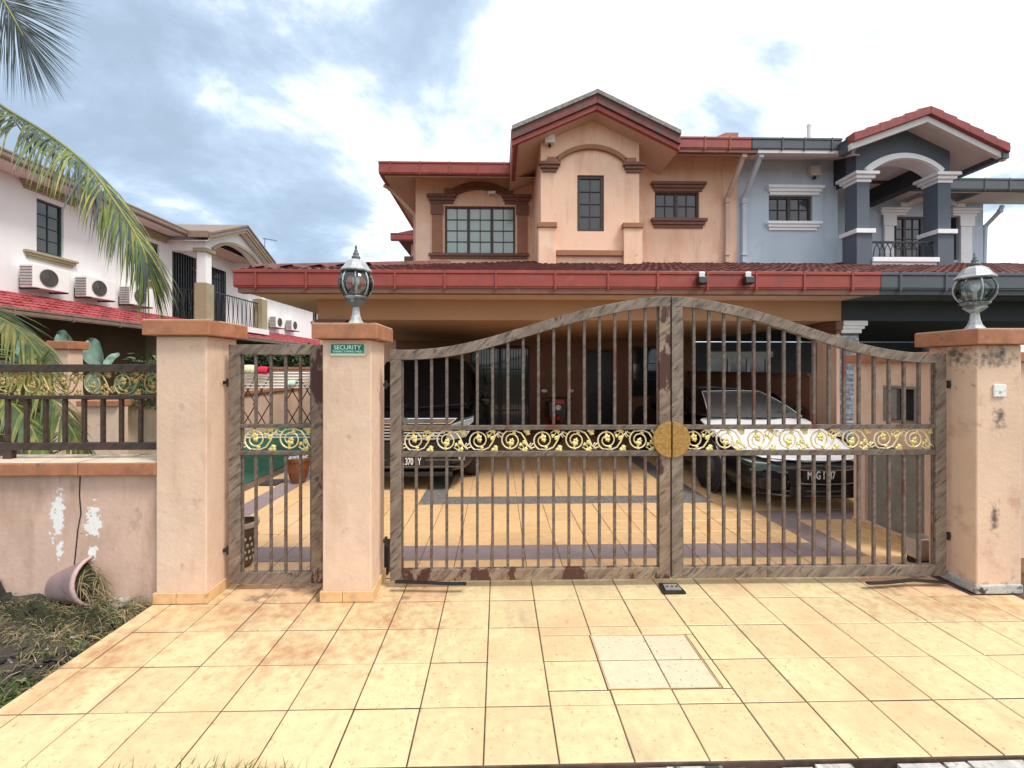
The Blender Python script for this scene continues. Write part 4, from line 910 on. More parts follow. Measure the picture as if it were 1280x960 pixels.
while z < ZC - .24:
    h = random.uniform(.025, .045); x_ = XB + .006
    while x_ < XB + .27:
        w_ = min(random.uniform(.07, .16), XB + .29 - x_)
        MB().box(x_, x_ + w_ - .004, YP + .04 - random.uniform(.006, .025), YP + .039, z, z + h - .003).build('stone', 'stone', cs); x_ += w_
    z += h
for i, (e, a, b) in enumerate(((.07, .0, .075), (.045, .075, .12), (.02, .12, .18))): MB().box(XB + .003, XB + .29 + e, YP + .02 - e, YP + .42 + e, ZC - b, ZC - a - .001).build('capital', 'wtrim', cs, bevel=.008)
# neighbour's porch back wall with white-framed window and stone facing
wnb = (UX(888, 11.4), UX(960, 11.4), 1.0, UZ(446, 11.4))
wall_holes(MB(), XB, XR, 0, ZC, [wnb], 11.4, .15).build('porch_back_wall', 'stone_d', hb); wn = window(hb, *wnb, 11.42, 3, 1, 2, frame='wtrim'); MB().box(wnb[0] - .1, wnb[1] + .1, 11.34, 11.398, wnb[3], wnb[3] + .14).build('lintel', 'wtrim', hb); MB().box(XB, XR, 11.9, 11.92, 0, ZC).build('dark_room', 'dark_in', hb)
# upper storey
zt2 = UZ(195, YU); wsm = (UX(961, YU), UX(1015.5, YU), UZ(275, YU), UZ(242, YU)); bl0, bl1 = UX(1071, YB), UX(1192.5, YB)
wall_holes(MB(), XB + .001, bl0 + .1, 3.4, zt2, [wsm], YU, .2).build('front_wall', 'blue', hb); window(hb, *wsm, YU + .05, 2, 2, 2)
moulding(hb, UX(957, YU), UX(1027, YU), UZ(241.5, YU), UZ(230, YU), YU, 'wtrim'); moulding(hb, UX(956, YU), UX(1024, YU), UZ(286, YU), UZ(275.5, YU), YU, 'wtrim', nm='window_sill')
MB().box(bl0 + .1, bl0 + .3, YU + .2, YL + .3, 3.4, zt2).build('balcony_side_wall', 'blue', hb)
wr = (UX(1112, YL), UX(1198, YL), UZ(322, YL), UZ(267, YL)); XRR = UX(1229, YL); ztr = UZ(234, YL)
wall_holes(MB(), bl0 + .3, XRR, 3.6, ztr, [wr], YL, .2).build('recessed_wall', 'blue', hb); window(hb, *wr, YL + .05, 4, 2, 4)
for a, b in ((1103, 1115), (1198, 1212)):
    x0, x1 = UX(a, YL), UX(b, YL); MB().box(x0, x1, YL - .06, YL - .001, 3.9, UZ(266, YL)).build('pilaster', 'wtrim', hb, bevel=.006); MB().box(x0 - .04, x1 + .04, YL - .085, YL - .062, UZ(280, YL), UZ(266.5, YL)).build('pilaster_cap', 'wtrim', hb)
for a, b in ((1097, 1134), (1186, 1223)): moulding(hb, UX(a, YL), UX(b, YL), UZ(266, YL), UZ(257, YL), YL, 'wtrim', nm='entablature')
arc = [(UX(1122, YL), UZ(256, YL)), (UX(1132, YL), UZ(256, YL))] + arc_pts(UX(1133, YL), UX(1190, YL), UZ(255, YL), UZ(247, YL)) + [(UX(1191, YL), UZ(256, YL)), (UX(1202, YL), UZ(256, YL))]
MB().ribbon(arc, .10, YL - .09, YL - .001).build('arched_hood', 'wtrim', hb, bevel=.006)
# balcony portico: two piers, arched front, railing
zcap0, zcap1 = UZ(223, YB), UZ(211, YB); zbase = UZ(283, YB)
piers = ((UX(1071, YB), UX(1090.5, YB)), (UX(1172.5, YB), UX(1192.5, YB)))
for (a, b) in piers:
    pr = MB().box(a + .03, b - .03, YB + .03, YB + .33, zbase, zcap0).build('pier', 'slate', hb, bevel=.005)
    MB().box(a, b, YB, YB + .36, 3.4, zbase - .09).build('pier_base', 'slate', pr, bevel=.005); MB().box(a - .04, b + .04, YB - .04, YB + .40, zbase - .088, zbase - .001).build('pier_band', 'wtrim', pr, bevel=.006)
    for i in range(3): e = .02 + .045 * i; h = (zcap1 - zcap0) / 3; MB().box(a + .03 - e, b - .03 + e, YB + .03 - e, YB + .33 + e, zcap0 + h * i + .001, zcap0 + h * (i + 1)).build('pier_capital', 'wtrim', pr, bevel=.005)
ai, bi = piers[0][1] - .06, piers[1][0] + .06
A = arc_pts(ai, bi, zcap1, UZ(193, YB), 20)
gzt = UZ(171, YB); gcx = (bl0 + bl1) / 2
poly = [(bl0 + .02, zcap1), (ai, zcap1)] + A[1:-1] + [(bi, zcap1), (bl1 - .02, zcap1), (bl1 - .02, gzt), (gcx, UZ(143, YB)), (bl0 + .02, gzt)]
ap = MB()
for i in range(len(A) - 1):                                     # arch spandrel in strips, so that no face is concave
    a, b = A[i], A[i + 1]; topz = lambda x_: gzt + (UZ(143, YB) - gzt) * (1 - abs(x_ - gcx) / (gcx - bl0))
    ap.prism([a, b, (b[0], topz(b[0])), (a[0], topz(a[0]))], 'y', YB + .05, YB + .30)
ap.prism([(bl0 + .03, zcap1), (ai, zcap1), (ai, topz(ai)), (bl0 + .03, gzt)], 'y', YB + .05, YB + .30); ap.prism([(bi, zcap1), (bl1 - .03, zcap1), (bl1 - .03, gzt), (bi, topz(bi))], 'y', YB + .05, YB + .30)
ap.build('portico_gable', 'slate', hb)
MB().ribbon([(p[0], p[1] - .012) for p in A], .13, YB + .0, YB + .31).build('arch_moulding', 'wtrim', hb, bevel=.006)
MB().ribbon([(a, b) for a, b in A], .045, YB - .03, YB - .002).build('arch_moulding', 'wtrim', hb)
MB().box(bl0 + .05, bl0 + .28, YB + .31, YU + .19, zcap1, zt2).build('side_beam', 'char', hb); MB().box(bl1 - .30, bl1 - .05, YB + .31, YL + .0, zcap1, UZ(178, YB)).build('side_beam', 'char', hb)
MB().box(bl0 + .29, bl1 - .31, YB + .31, YL - .001, UZ(190, YB), UZ(188, YB)).build('balcony_ceiling', 'soffit_w', hb)
MB().box(piers[0][1], piers[1][0], YB + .02, YL - .001, 3.4, UZ(325, YB)).build('balcony_floor', 'wtrim', hb); MB().box(piers[0][1] - .01, piers[1][0] + .01, YB - .03, YB + .2, UZ(325, YB) + .001, UZ(319, YB)).build('balcony_ledge', 'wtrim', hb, bevel=.008)
br = thing('balcony_railing', ((ai + bi) / 2, YB + .1, UZ(319, YB)), 'black railing of interlaced arcs on the blue house balcony', 'railing')
ra, rb, rz0, rz1 = piers[0][1] + .003, piers[1][0] - .003, UZ(317.5, YB), UZ(297.5, YB)
for nm, z in (('top_rail', rz1), ('bottom_rail', rz0)): MB().box(ra, rb, YB + .085, YB + .115, z - .02, z + .012).build(nm, 'black', br)
n_ = 12; w_ = (rb - ra) / n_
for i in range(n_):
    x0 = ra + w_ * i; sp = min(w_ * 2.2, rb - x0)
    if sp < w_ * 1.5: continue
    MB().tube([(x0 + sp * (.5 - .5 * math.cos(math.pi * k / 10)), YB + .1 + (.006 if i % 2 else -.006), rz0 + (rz1 - rz0 - .02) * math.sin(math.pi * k / 10)) for k in range(11)], .008, 6).build('arc_bar', 'black', br)
# portico roof with tile verge
YV2 = 7.87; rl, rr = UX(1067, YV2), UX(1262, YV2); rc = UX(1163, YV2); zp2 = UZ(125.5, YV2); z2l = UZ(162, YV2); z2r = UZ(174, YV2)
for (xa, za, n_) in ((rl, z2l, 6), (rr, z2r, 6)):
    slab(hb, xa, za, rc, zp2, .15, .27, YV2 + .05, YV2 + .13, 'verge_board', 'soffit_w', .004); slab(hb, xa, za, rc, zp2, .16, .19, YV2 + .131, yrg + .12 if xa == rl else YL + 2, 'gable_soffit', 'soffit_w')
    slab(hb, xa, za, rc, zp2, .04, .14, YV2 + .2, yrg + .12 if xa == rl else YL + 2, 'gable_roof', 'roof_red')
    for i in range(n_):
        f0, f1 = i / n_, (i + 1.08) / n_; q = lambda f: (xa + (rc - xa) * min(f, 1.0), za + (zp2 - za) * min(f, 1.0))
        (ax, az), (bx_, bz_) = q(f0), q(f1)
        MB().prism([(ax, az - .15), (bx_, bz_ - .15), (bx_, bz_ + .0), (ax, az + .028)], 'y', YV2 - .02 + .004 * (i % 2), YV2 + .199).build('verge_tile', 'roof_red', hb, bevel=.012)
gutter(hb, UX(940.5, yrg), rl + .05, yrg, zr1, zr0, 'gutter_grey', [UX(q, yrg) for q in (978, 1006, 1040)]); plane(hb, [(XB + .001, yrg + .12, zr0 - .04), (rl + .5, yrg + .12, zr0 - .04), (rl + .5, YU + .05, zt2 - .01), (XB + .001, YU + .05, zt2 - .01)], 'eave_soffit', 'soffit_w', .02); MB().box(XB + .001, rl + .3, yrg + .02, yrg + .13, zr0 - .06, zr0 - .002).build('fascia', 'soffit_w', hb)
e_ = MB(); e_.box(rl - .02, rl + .10, YV2 + .14, yrg - .001, z2l - .28, z2l - .07); e_.box(rl - .03, rl + .11, YV2 + .14, yrg - .001, z2l - .069, z2l - .03); e_.build('gable_gutter', 'gutter_grey', hb)
e_ = MB(); e_.box(rr - .1, rr + .02, YV2 + .02, ylg, z2r - .24, z2r - .07); e_.box(rr - .1, rr + .035, YV2 + .01, ylg, z2r - .069, z2r - .03); e_.build('gable_gutter', 'gutter_grey', hb)
gutter(hb, bl1 - .05, XR + .6, ylg, UZ(217, ylg), UZ(232, ylg), 'gutter_grey', [UX(q, ylg) for q in (1231, 1262)]); plane(hb, [(bl1 - .05, ylg + .12, UZ(232, ylg) - .02), (XRR, ylg + .12, UZ(232, ylg) - .02), (XRR, YL + .15, ztr + .1), (bl1 - .05, YL + .15, ztr + .04)], 'eave_soffit', 'soffit_w', .02)
MB().box(XRR - .75, XR + .55, ylg + .132, YL - .002, UZ(232, ylg) - .006, UZ(232, ylg) + .014).build('side_eave_soffit', 'soffit_w', hb)
plane(hb, [(XB, yrg + .1, zr1 - .03), (rl, yrg + .1, zr1 - .03), (rl, 13, zr1 + 1.7), (XB, 13, zr1 + 1.7)], 'main_roof', 'roof'); plane(hb, [(rl, ylg + .1, 5.80), (XR + .5, ylg + .1, 5.80), (XR - 2, 13, 6.7), (rl, 13, 6.7)], 'main_roof', 'roof')
MB().box(XRR - .2, XRR, YL + .201, 16, 0, ztr).build('side_wall', 'blue', hb)
downpipe(hb, [(UX(952, yrg + .1), yrg + .1, zr0 + .02), (UX(950.5, yrg + .1), yrg + .1, zr0 - .08), (UX(930, yd), yd, UZ(246, yd)), (UX(929.5, yd), yd, UZ(327, yd))], .042, 'slate' if False else 'blue', [UZ(252, yd), UZ(318, yd)])
downpipe(hb, [(UX(1253, ylg + .5), ylg + .5, UZ(252, ylg + .5)), (UX(1250, ylg + .5), ylg + .5, UZ(259, ylg + .5)), (XRR + .05, YL, UZ(279, YL)), (XRR + .05, YL + .05, 3.5)], .035, 'blue')
xv = UX(1011.5, 10); vp = thing('vent_pipe', (xv, 10, 6.2), 'white vent pipe sticking up behind the charcoal gutter', 'vent pipe')
MB().lathe([(.05, 0), (.05, UZ(154, 10) - 6.2)], (xv, 10, 6.2), 12).build('pipe', 'white', vp, smooth=False); MB().lathe([(.055, 0), (.055, .04), (.03, .09), (.005, .1)], (xv, 10, UZ(154, 10) + .001), 12).build('cowl', 'white', vp)

# ================================================================== refuse and meter cabinet behind the right gate
CBX, CB0, CB1 = 3.80, 3.62, 4.5
cbn = thing('meter_cabinet', (4.4, 4.05, 0), 'peach masonry cabinet with open meter box inside the right gate', 'cabinet')
tW = lambda X_, Y_: (Y_, X_)
ny0, ny1, nz0, nz1 = 3.80, 4.14, UZ(530, 3.97), UZ(483, 3.97); dy0, dy1, dz0, dz1 = 3.74, 4.36, .07, .88
b = MB()
ys = [CB0, dy0, ny0, ny1, dy1, CB1]; zs = [0, dz0, dz1, nz0, nz1, 1.70]
hol = ((ny0, ny1, nz0, nz1), (dy0, dy1, dz0, dz1))
tmp = wall_holes(MB(), -CB1, -CB0, 0, 1.70, [(-h[1], -h[0], h[2], h[3]) for h in hol], 0, .12)
b.add([(CBX + v.y, -v.x, v.z) for v in tmp.v], tmp.f); b.box(CBX + .121, 5.02, CB0, CB0 + .1, 0, 1.70); b.box(CBX + .121, 5.02, CB1 - .1, CB1, 0, 1.70); b.build('masonry', 'pillar', cbn)
MB().box(CBX - .05, 5.06, CB0 - .05, CB1 + .05, 1.702, 1.79).build('coping', 'cap', cbn, bevel=.008)
fr = MB()
for (a, c, d, e) in ((ny0, ny1, nz0, nz0 + .025), (ny0, ny1, nz1 - .025, nz1), (ny0, ny0 + .025, nz0 + .025, nz1 - .025), (ny1 - .025, ny1, nz0 + .025, nz1 - .025)): fr.box(CBX - .012, CBX + .03, a + .001, c - .001, d, e)
mo = fr.build('meter_box_frame', 'cement_d', cbn); MB().box(CBX + .04, CBX + .115, ny0 + .03, ny1 - .03, nz0 + .03, nz1 - .03).build('meter_recess', 'dark_in', mo)
MB().box(CBX - .016, CBX + .02, ny1 - .15, ny1 - .03, nz0 + .03, nz1 - .03).build('meter_flap', 'cement_d', mo)
MB().box(CBX + .03, CBX + .06, dy0 + .003, dy1 - .003, dz0 + .003, dz1 - .003).build('refuse_door', 'cement_d', cbn, bevel=.006); MB().box(CBX - .02, CBX - .001, CB0, CB1, .001, .06).build('skirting', 'skirt', cbn)

# ================================================================== white house on the left (faces the lane, +x)
def white_house(label):
    Yr = 9.0; h = thing('white_house', (-10.6, Yr, 0), label, 'house', rz=R(90), local=True)
    lx0, lx1 = -5.0, 9.6
    w1 = (1.05, 1.66, 4.33, 5.56); w2 = (4.0, 4.6, 4.33, 5.5); d1 = (5.1, 6.25, 3.3, 5.5); d2 = (6.9, 7.9, 3.3, 5.4); w3 = (8.9, 9.4, 4.9, 5.5)
    wall_holes(MB(), lx0, lx1, 3.0, 6.1, [w1, w2, d1, d2, w3], 0, .2).build('wall', 'wwall', h)
    MB().box(lx0, lx1, .0, .2, 0, 2.999).build('lower_wall', 'olive_shade', h); MB().box(lx0, lx1, 4, 4.2, 0, 6).build('rear_wall', 'wwall', h); MB().box(lx0, lx1, .9, .95, 0, 6).build('dark_room', 'dark_in', h)
    MB().box(lx0, lx0 + .2, .201, 4, 0, 6).build('end_wall', 'wwall', h)
    for w_ in (w1, w2, w3): window(h, *w_, .05, 1, 2, 4 if w_ is not w3 else 2, frame='teal_door')
    for w_ in (w1, w2):
        moulding(h, w_[0] - .35, w_[1] + .35, w_[3] + .12, w_[3] + .30, 0, 'olive'); moulding(h, w_[0] - .28, w_[1] + .28, w_[2] - .2, w_[2] - .02, 0, 'olive', nm='window_sill')
    for d_ in (d1, d2):
        g_ = MB(); n = 10
        for i in range(n + 1): x_ = d_[0] + (d_[1] - d_[0]) * i / n; g_.box(max(d_[0], x_ - .014), min(d_[1], x_ + .014), .02, .05, d_[2], d_[3])
        for z in (3.32, 3.9, 4.5, 5.0, d_[3] - .03): g_.box(d_[0], d_[1], .052, .07, z, z + .03)
        go = g_.build('grille_door', 'black', h); MB().box(d_[0] + .01, d_[1] - .01, .1, .11, d_[2], d_[3]).build('pane', 'pane', go)
        MB().box(d_[0] - .1, d_[0] - .001, -.03, -.001, d_[2], d_[3]).build('door_trim', 'wwall', h)
    # lower tiled roof and gutter
    sl = .33; rf = MB(); tile_rows(rf, (lx0, -1.68, 2.74), (1, 0, 0), (0, 1, sl), lx1 - lx0, 1.68 * math.sqrt(1 + sl * sl), nrm=(0, -sl, 1), row=.28); rf.build('lower_roof_tiles', 'roof_pink', h, kind='stuff')
    plane(h, [(lx0, -1.66, 2.66), (lx1, -1.66, 2.66), (lx1, 0, 3.2), (lx0, 0, 3.2)], 'lower_roof_board', 'olive_shade', .03)
    gutter(h, lx0, lx1, -1.76, 2.76, 2.62, 'brown_g', [lx0 + .7 + 1.1 * i for i in range(13)], .1)
    for x_ in (-3.6, 2.6, 9.0): MB().box(x_, x_ + .3, -1.5, -1.2, 0, 2.62).build('porch_post', 'olive_shade', h)
    # upper eave
    for a, b in ((lx0, 4.95), (8.7, lx1)):
        gutter(h, a, b, -.72, 6.04, 5.88, 'brown_g', (), .11); MB().box(a, b, -.60, -.001, 5.86, 5.879).build('eave_soffit', 'soffit_w', h)
    plane(h, [(lx0, -.7, 6.0), (lx1, -.7, 6.0), (lx1, 2.1, 7.0), (lx0, 2.1, 7.0)], 'main_roof', 'roof')
    # balcony bay with gable
    c0, c1, vf = 4.86, 8.8, -1.43; cm_ = (c0 + c1) / 2; zp_, ze_ = 6.88, 6.0
    for xa in (c0, c1):
        slab(h, xa, ze_, cm_, zp_, 0, .06, vf - .03, 3, 'verge', 'brown_g'); slab(h, xa, ze_, cm_, zp_, .062, .2, vf, vf + .07, 'verge_fascia', 'brown_g'); slab(h, xa, ze_, cm_, zp_, .202, .28, vf + .03, vf + .1, 'verge_fascia', 'olive'); slab(h, xa, ze_, cm_, zp_, .27, .29, vf + .101, 0, 'gable_soffit', 'soffit_w')
    MB().box(c0 - .05, c0 + .07, vf + .08, -.73, 5.82, 6.02).build('gable_gutter', 'brown_g', h)
    fx0, fx1, fy = 5.05, 8.62, -1.12
    A_ = arc_pts(fx0 + .34, fx1 - .34, 5.55, 6.05, 16); g_ = MB(); tz = lambda x_: 5.74 + .80 * (1 - abs(x_ - cm_) / (cm_ - c0))
    for a, b in zip(A_, A_[1:]): g_.prism([a, b, (b[0], tz(b[0])), (a[0], tz(a[0]))], 'y', fy, fy + .25)
    for a, b in ((fx0, fx0 + .34), (fx1 - .34, fx1)): g_.prism([(a, 5.55), (b, 5.55), (b, tz(b)), (a, tz(a))], 'y', fy, fy + .25)
    g_.build('gable_wall', 'wwall', h); MB().ribbon(A_, .09, fy - .06, fy - .001).build('arch_moulding', 'olive', h)
    for a in (fx0, fx1 - .3):
        MB().box(a, a + .25, fy + .252, -.001, 5.45, 5.9).build('side_beam', 'wwall', h)
        cl = MB().box(a + .02, a + .3, fy, fy + .28, 4.42, 5.42).build('column', 'wwall', h); MB().box(a - .03, a + .35, fy - .05, fy + .33, 3.2, 4.40).build('pedestal', 'olive', cl); MB().box(a - .06, a + .38, fy - .08, fy + .36, 5.421, 5.53).build('capital', 'olive', cl)
    MB().box(fx0 - .1, fx1 + .1, fy - .1, -.001, 3.0, 3.199).build('balcony_slab', 'wwall', h)
    MB().box(fx0 + .3, fx1 - .3, fy + .26, -.01, 5.86, 5.88).build('balcony_ceiling', 'soffit', h)
    rl_ = MB().box(fx0 + .36, fx1 - .36, fy + .1, fy + .14, 4.2, 4.24).build('balcony_rail', 'black', h); n = 22
    for i in range(n): x_ = fx0 + .38 + (fx1 - fx0 - .76) * i / (n - 1); MB().tube([(x_, fy + .12, 3.2), (x_ + (.05 if i % 2 else -.05), fy + .12, 3.6), (x_ + (.05 if i % 2 else -.05), fy + .12, 3.85), (x_, fy + .12, 4.2)], .011, 5).build('baluster', 'black', rl_)
    rs = MB().box(fx0 + .1, fx0 + .14, fy + .34, -.02, 4.2, 4.24).build('balcony_rail', 'black', h)
    for i in range(7): y_ = fy + .4 + (-.06 - fy - .4) * i / 6; MB().tube([(fx0 + .12, y_, 3.2), (fx0 + .12, y_ + (.05 if i % 2 else -.05), 3.65), (fx0 + .12, y_, 4.2)], .011, 5).build('baluster', 'black', rs)
    return h
hw = white_house('white house with red lower roof and olive trim at the left')
hw2 = copy_tree(hw); hw2.location.y += 14.62; hw2['label'] = 'farther white house glimpsed between the left pillar and porch gutter'
for o in (hw, hw2): o['group'] = 'white houses along the lane'
# hanging lamp not modelled; air conditioners on the white wall
def aircon(Y_, label, Z_=3.40):
    a = thing('air_conditioner', (-10.6, Y_, Z_), label, 'air conditioner', 'outdoor air conditioners on the white house', rz=R(90), local=True)
    MB().box(0, .80, -.38, -.08, .03, .55).build('casing', 'white', a, bevel=.012)
    MB().lathe([(.20, -.384), (.20, -.39), (.19, -.392)], (.33, 0, .29), 24, 'y').build('fan_recess', 'black', a)
    gr = MB()
    for k in range(5): gr.lathe([(.04 + .037 * k, -.4), (.048 + .037 * k, -.4), (.048 + .037 * k, -.394), (.04 + .037 * k, -.394)], (.33, 0, .29), 20, 'y', cap=False)
    gr.build('fan_grille', 'cement_d', a)
    for i in range(7): MB().box(-.012, -.001, -.36, -.10, .07 + i * .065, .105 + i * .065).build('louvre', 'black' if i % 2 == 9 else 'cement_d', a)
    for x_ in (.08, .72): k = MB(); k.obox((x_, -.42, .012), (x_, 0, .012), .03, .03); k.obox((x_, 0, .012), (x_, 0, .25), .03, .03); k.build('bracket', 'dark_iron', a)
    return a
aircon(9.62, 'air conditioner on the white wall below its first window, nearest'); aircon(10.85, 'middle air conditioner of the three on the white wall'); aircon(12.1, 'air conditioner on the white wall half hidden by palm tips')
aircon(19.9, 'tiny far air conditioner beyond the balcony, nearer of two', 3.5); aircon(21.4, 'tiny far air conditioner beyond the balcony, farther of two', 3.5)

# ================================================================== cars
def loft(mb, stations, smooth_close=True):
    """half sections (x,z) from sill to centre line at each y, mirrored into a closed skin"""
    full = []
    for y, sec in stations:
        full.append([(x, y, z) for x, z in sec] + [(-x, y, z) for x, z in reversed(sec[:-1])])
    k = len(full[0]); vs = [p for r in full for p in r]; fs = []
    for i in range(len(full) - 1):
        for j in range(k - 1): fs.append((i * k + j, i * k + j + 1, (i + 1) * k + j + 1, (i + 1) * k + j))
        fs.append((i * k + k - 1, i * k, (i + 1) * k, (i + 1) * k + k - 1))
    fs += [tuple(range(k)), tuple(range((len(full) - 1) * k + k - 1, (len(full) - 1) * k - 1, -1))]
    return mb.add(vs, fs)
def wheel(parent, x, y, r, w, side, spokes=10):
    wo = MB().lathe([(r * .66, -w / 2), (r * .93, -w / 2), (r, -w * .32), (r, w * .32), (r * .93, w / 2), (r * .66, w / 2)], (x, y, r), 32, 'x').build('wheel', 'rubber', parent, smooth=True)
    ox = x + side * w * .5
    rm = MB(); rm.lathe([(r * .58, -.012), (r * .70, .004), (r * .70, -.05)], (ox, y, r), 32, 'x', cap=False); rm.lathe([(.05, -.02), (.045, .004)], (ox, y, r), 12, 'x')
    for k in range(spokes):
        a = 2 * math.pi * k / spokes
        rm.obox((ox - .006 * side, y + .03 * math.cos(a), r + .03 * math.sin(a)), (ox - .006 * side, y + r * .62 * math.cos(a + .1), r + r * .62 * math.sin(a + .1)), .02, .02, (1, 0, 0))
    rm.build('rim', 'alloy', wo); MB().lathe([(r * .6, -.06), (r * .6, -.055)], (ox - side * .03, y, r), 24, 'x').build('brake_disc', 'dark_iron', wo)
    return wo
def curved_panel(corners, bow, n=8, mmat='car_glass', axis=1):
    """glass between four corners (bottom left, bottom right, top right, top left), bowed outwards to -y"""
    b = MB(); bl, br, tr, tl = [Vector(c) for c in corners]; vs = []
    for j in range(n + 1):
        t = j / n
        for i in range(n + 1):
            s_ = i / n; p = (bl * (1 - s_) + br * s_) * (1 - t) + (tl * (1 - s_) + tr * s_) * t
            p.y -= bow * (1 - (2 * s_ - 1) ** 2); p.z += bow * .25 * math.sin(math.pi * t); vs.append(p)
    fs = [(j * (n + 1) + i, j * (n + 1) + i + 1, (j + 1) * (n + 1) + i + 1, (j + 1) * (n + 1) + i) for j in range(n) for i in range(n)]
    return b.add(vs, fs)
def mirror_pod(parent, x, y, z, side, mat='car_black'):
    b = MB(); b.lathe([(.02, -.03), (.075, -.012), (.085, .02), (.07, .05)], (x + side * .10, y, z), 14, 'y'); o = b.build('door_mirror', mat, parent, smooth=True); o.scale = (1.25, 1, .85)
    MB().obox((x - side * .03, y + .02, z - .05), (x + side * .07, y + .01, z - .03), .03, .03).build('mirror_arm', 'black', parent)
# ---- black people carrier
mv = thing('people_carrier', (UX(508, 5.8), 5.78, 0), 'tall black people carrier with broad chrome grille behind the left gate leaf', 'car', local=True)
hwid = .93
def sec(w, zb, zs, zt, ed): return [(0, zb), (w * .86, zb), (w, zb + .16), (w, zs), (w * .985, zs + .2), (w * ed, zt - .02), (0, zt)]
st_ = [(0.0, sec(.70, .30, .52, .965, .86)), (.03, sec(.80, .24, .52, .985, .90)), (.16, sec(.89, .20, .54, 1.0, .93)), (.45, sec(.925, .20, .56, 1.02, .94)), (.95, sec(.93, .2, .58, 1.05, .95)), (1.6, sec(.93, .2, .6, 1.07, .96)), (3.2, sec(.93, .2, .6, 1.07, .96)), (4.5, sec(.92, .22, .6, 1.07, .95)), (4.68, sec(.86, .3, .6, 1.04, .92))]
loft(MB(), st_).build('body', 'car_black', mv, smooth=True, sub=2)
cab = [(.78, [(0, 1.0), (.90, 1.0), (.885, 1.03), (.60, 1.06), (0, 1.06)]), (1.62, [(0, 1.0), (.90, 1.0), (.86, 1.3), (.70, 1.78), (0, 1.82)]), (2.2, [(0, 1.0), (.90, 1.0), (.87, 1.35), (.74, 1.84), (0, 1.89)]), (4.2, [(0, 1.0), (.90, 1.0), (.86, 1.35), (.72, 1.83), (0, 1.87)]), (4.6, [(0, 1.0), (.86, 1.0), (.80, 1.3), (.66, 1.7), (0, 1.74)])]
loft(MB(), cab).build('cabin', 'car_black', mv, smooth=True, sub=2)
curved_panel([(-.80, .80, 1.03), (.80, .80, 1.03), (.66, 1.54, 1.76), (-.66, 1.54, 1.76)], .10).build('windscreen', 'car_glass', mv, smooth=True)
for s_ in (-1, 1):
    MB().prism([(1.35, 1.08), (4.1, 1.10), (4.0, 1.68), (2.0, 1.70)], 'x', s_ * .885, s_ * .893).build('side_window', 'car_glass', mv)
    wheel(mv, s_ * .83, .92, .335, .22, s_); wheel(mv, s_ * .83, 3.85, .335, .22, s_)
    h = MB(); hp = [(.50, .85), (.62, .90), (.90, .985), (.905, .93), (.84, .875), (.60, .82)]
    h.prism([(s_ * a, b) for a, b in hp], 'y', -.02, .26); h.build('headlight', 'headlamp', mv, bevel=.012)
    MB().prism([(s_ * a, b) for a, b in ((.52, .66), (.80, .72), (.86, .80), (.56, .80))], 'y', -.015, .2).build('lower_lamp', 'headlamp', mv, bevel=.01)
    f_ = MB().prism([(s_ * a, b) for a, b in ((.60, .36), (.84, .40), (.84, .53), (.66, .50))], 'y', -.035, .1).build('fog_lamp_bezel', 'black', mv, bevel=.012); MB().lathe([(.045, -.045), (.04, -.036)], (s_ * .75, 0, .455), 14, 'y').build('fog_lamp', 'headlamp', f_)
    mirror_pod(mv, s_ * .93, 1.15, 1.12, s_)
gr = MB().prism([(-.60, .90), (.60, .90), (.70, .985), (-.70, .985)], 'y', -.055, .03).build('grille_bar', 'chrome', mv, bevel=.012)
for i in range(5): w_ = .60 - .035 * i; MB().box(-w_, w_, -.04, .02, .855 - .042 * i, .878 - .042 * i).build('grille_slat', 'chrome', mv, bevel=.006)
MB().prism([(-.58, .30), (.58, .30), (.62, .66), (-.62, .66)], 'y', -.028, .02).build('lower_grille', 'black', mv, bevel=.01)
for z in (.42, .33): MB().box(-.80, .80, -.036, .0, z - .008, z + .008).build('bumper_trim', 'alloy', mv)
MB().box(-.62, .62, -.03, .05, .195, .26).build('air_dam', 'black', mv, bevel=.015)
pxm = UX(507, 5.73) - mv.location.x; pl = MB().box(pxm - .26, pxm + .26, -.052, -.03, .345, .455).build('number_plate', 'black', mv, bevel=.004)
for tx, q in (('VA', 501), ('370', 511.5), ('Y', 524.3)): inst('plate_lettering', text_mesh('plate_lettering', tx, .128, 'plate_text', .02, .001, .56), pl, (UX(q, 5.73) - mv.location.x, -.0535, .40), (R(90), 0, 0))
MB().lathe([(.05, -.065), (.05, -.056)], (0, 0, .94), 20, 'y').build('grille_emblem', 'chrome', mv)
MB().obox((-.55, .70, 1.055), (.30, .84, 1.12), .02, .015).build('wiper', 'black', mv); MB().obox((.05, .70, 1.055), (.75, .84, 1.10), .02, .015).build('wiper', 'black', mv)
ws = MB().box(.40, .56, 1.19, 1.195, 1.46, 1.62)
MB().add([(.43, 1.13, 1.38), (.57, 1.13, 1.38), (.56, 1.26, 1.52), (.42, 1.26, 1.52)], [(0, 1, 2, 3)]).build('road_tax_sticker', 'offwhite', mv)
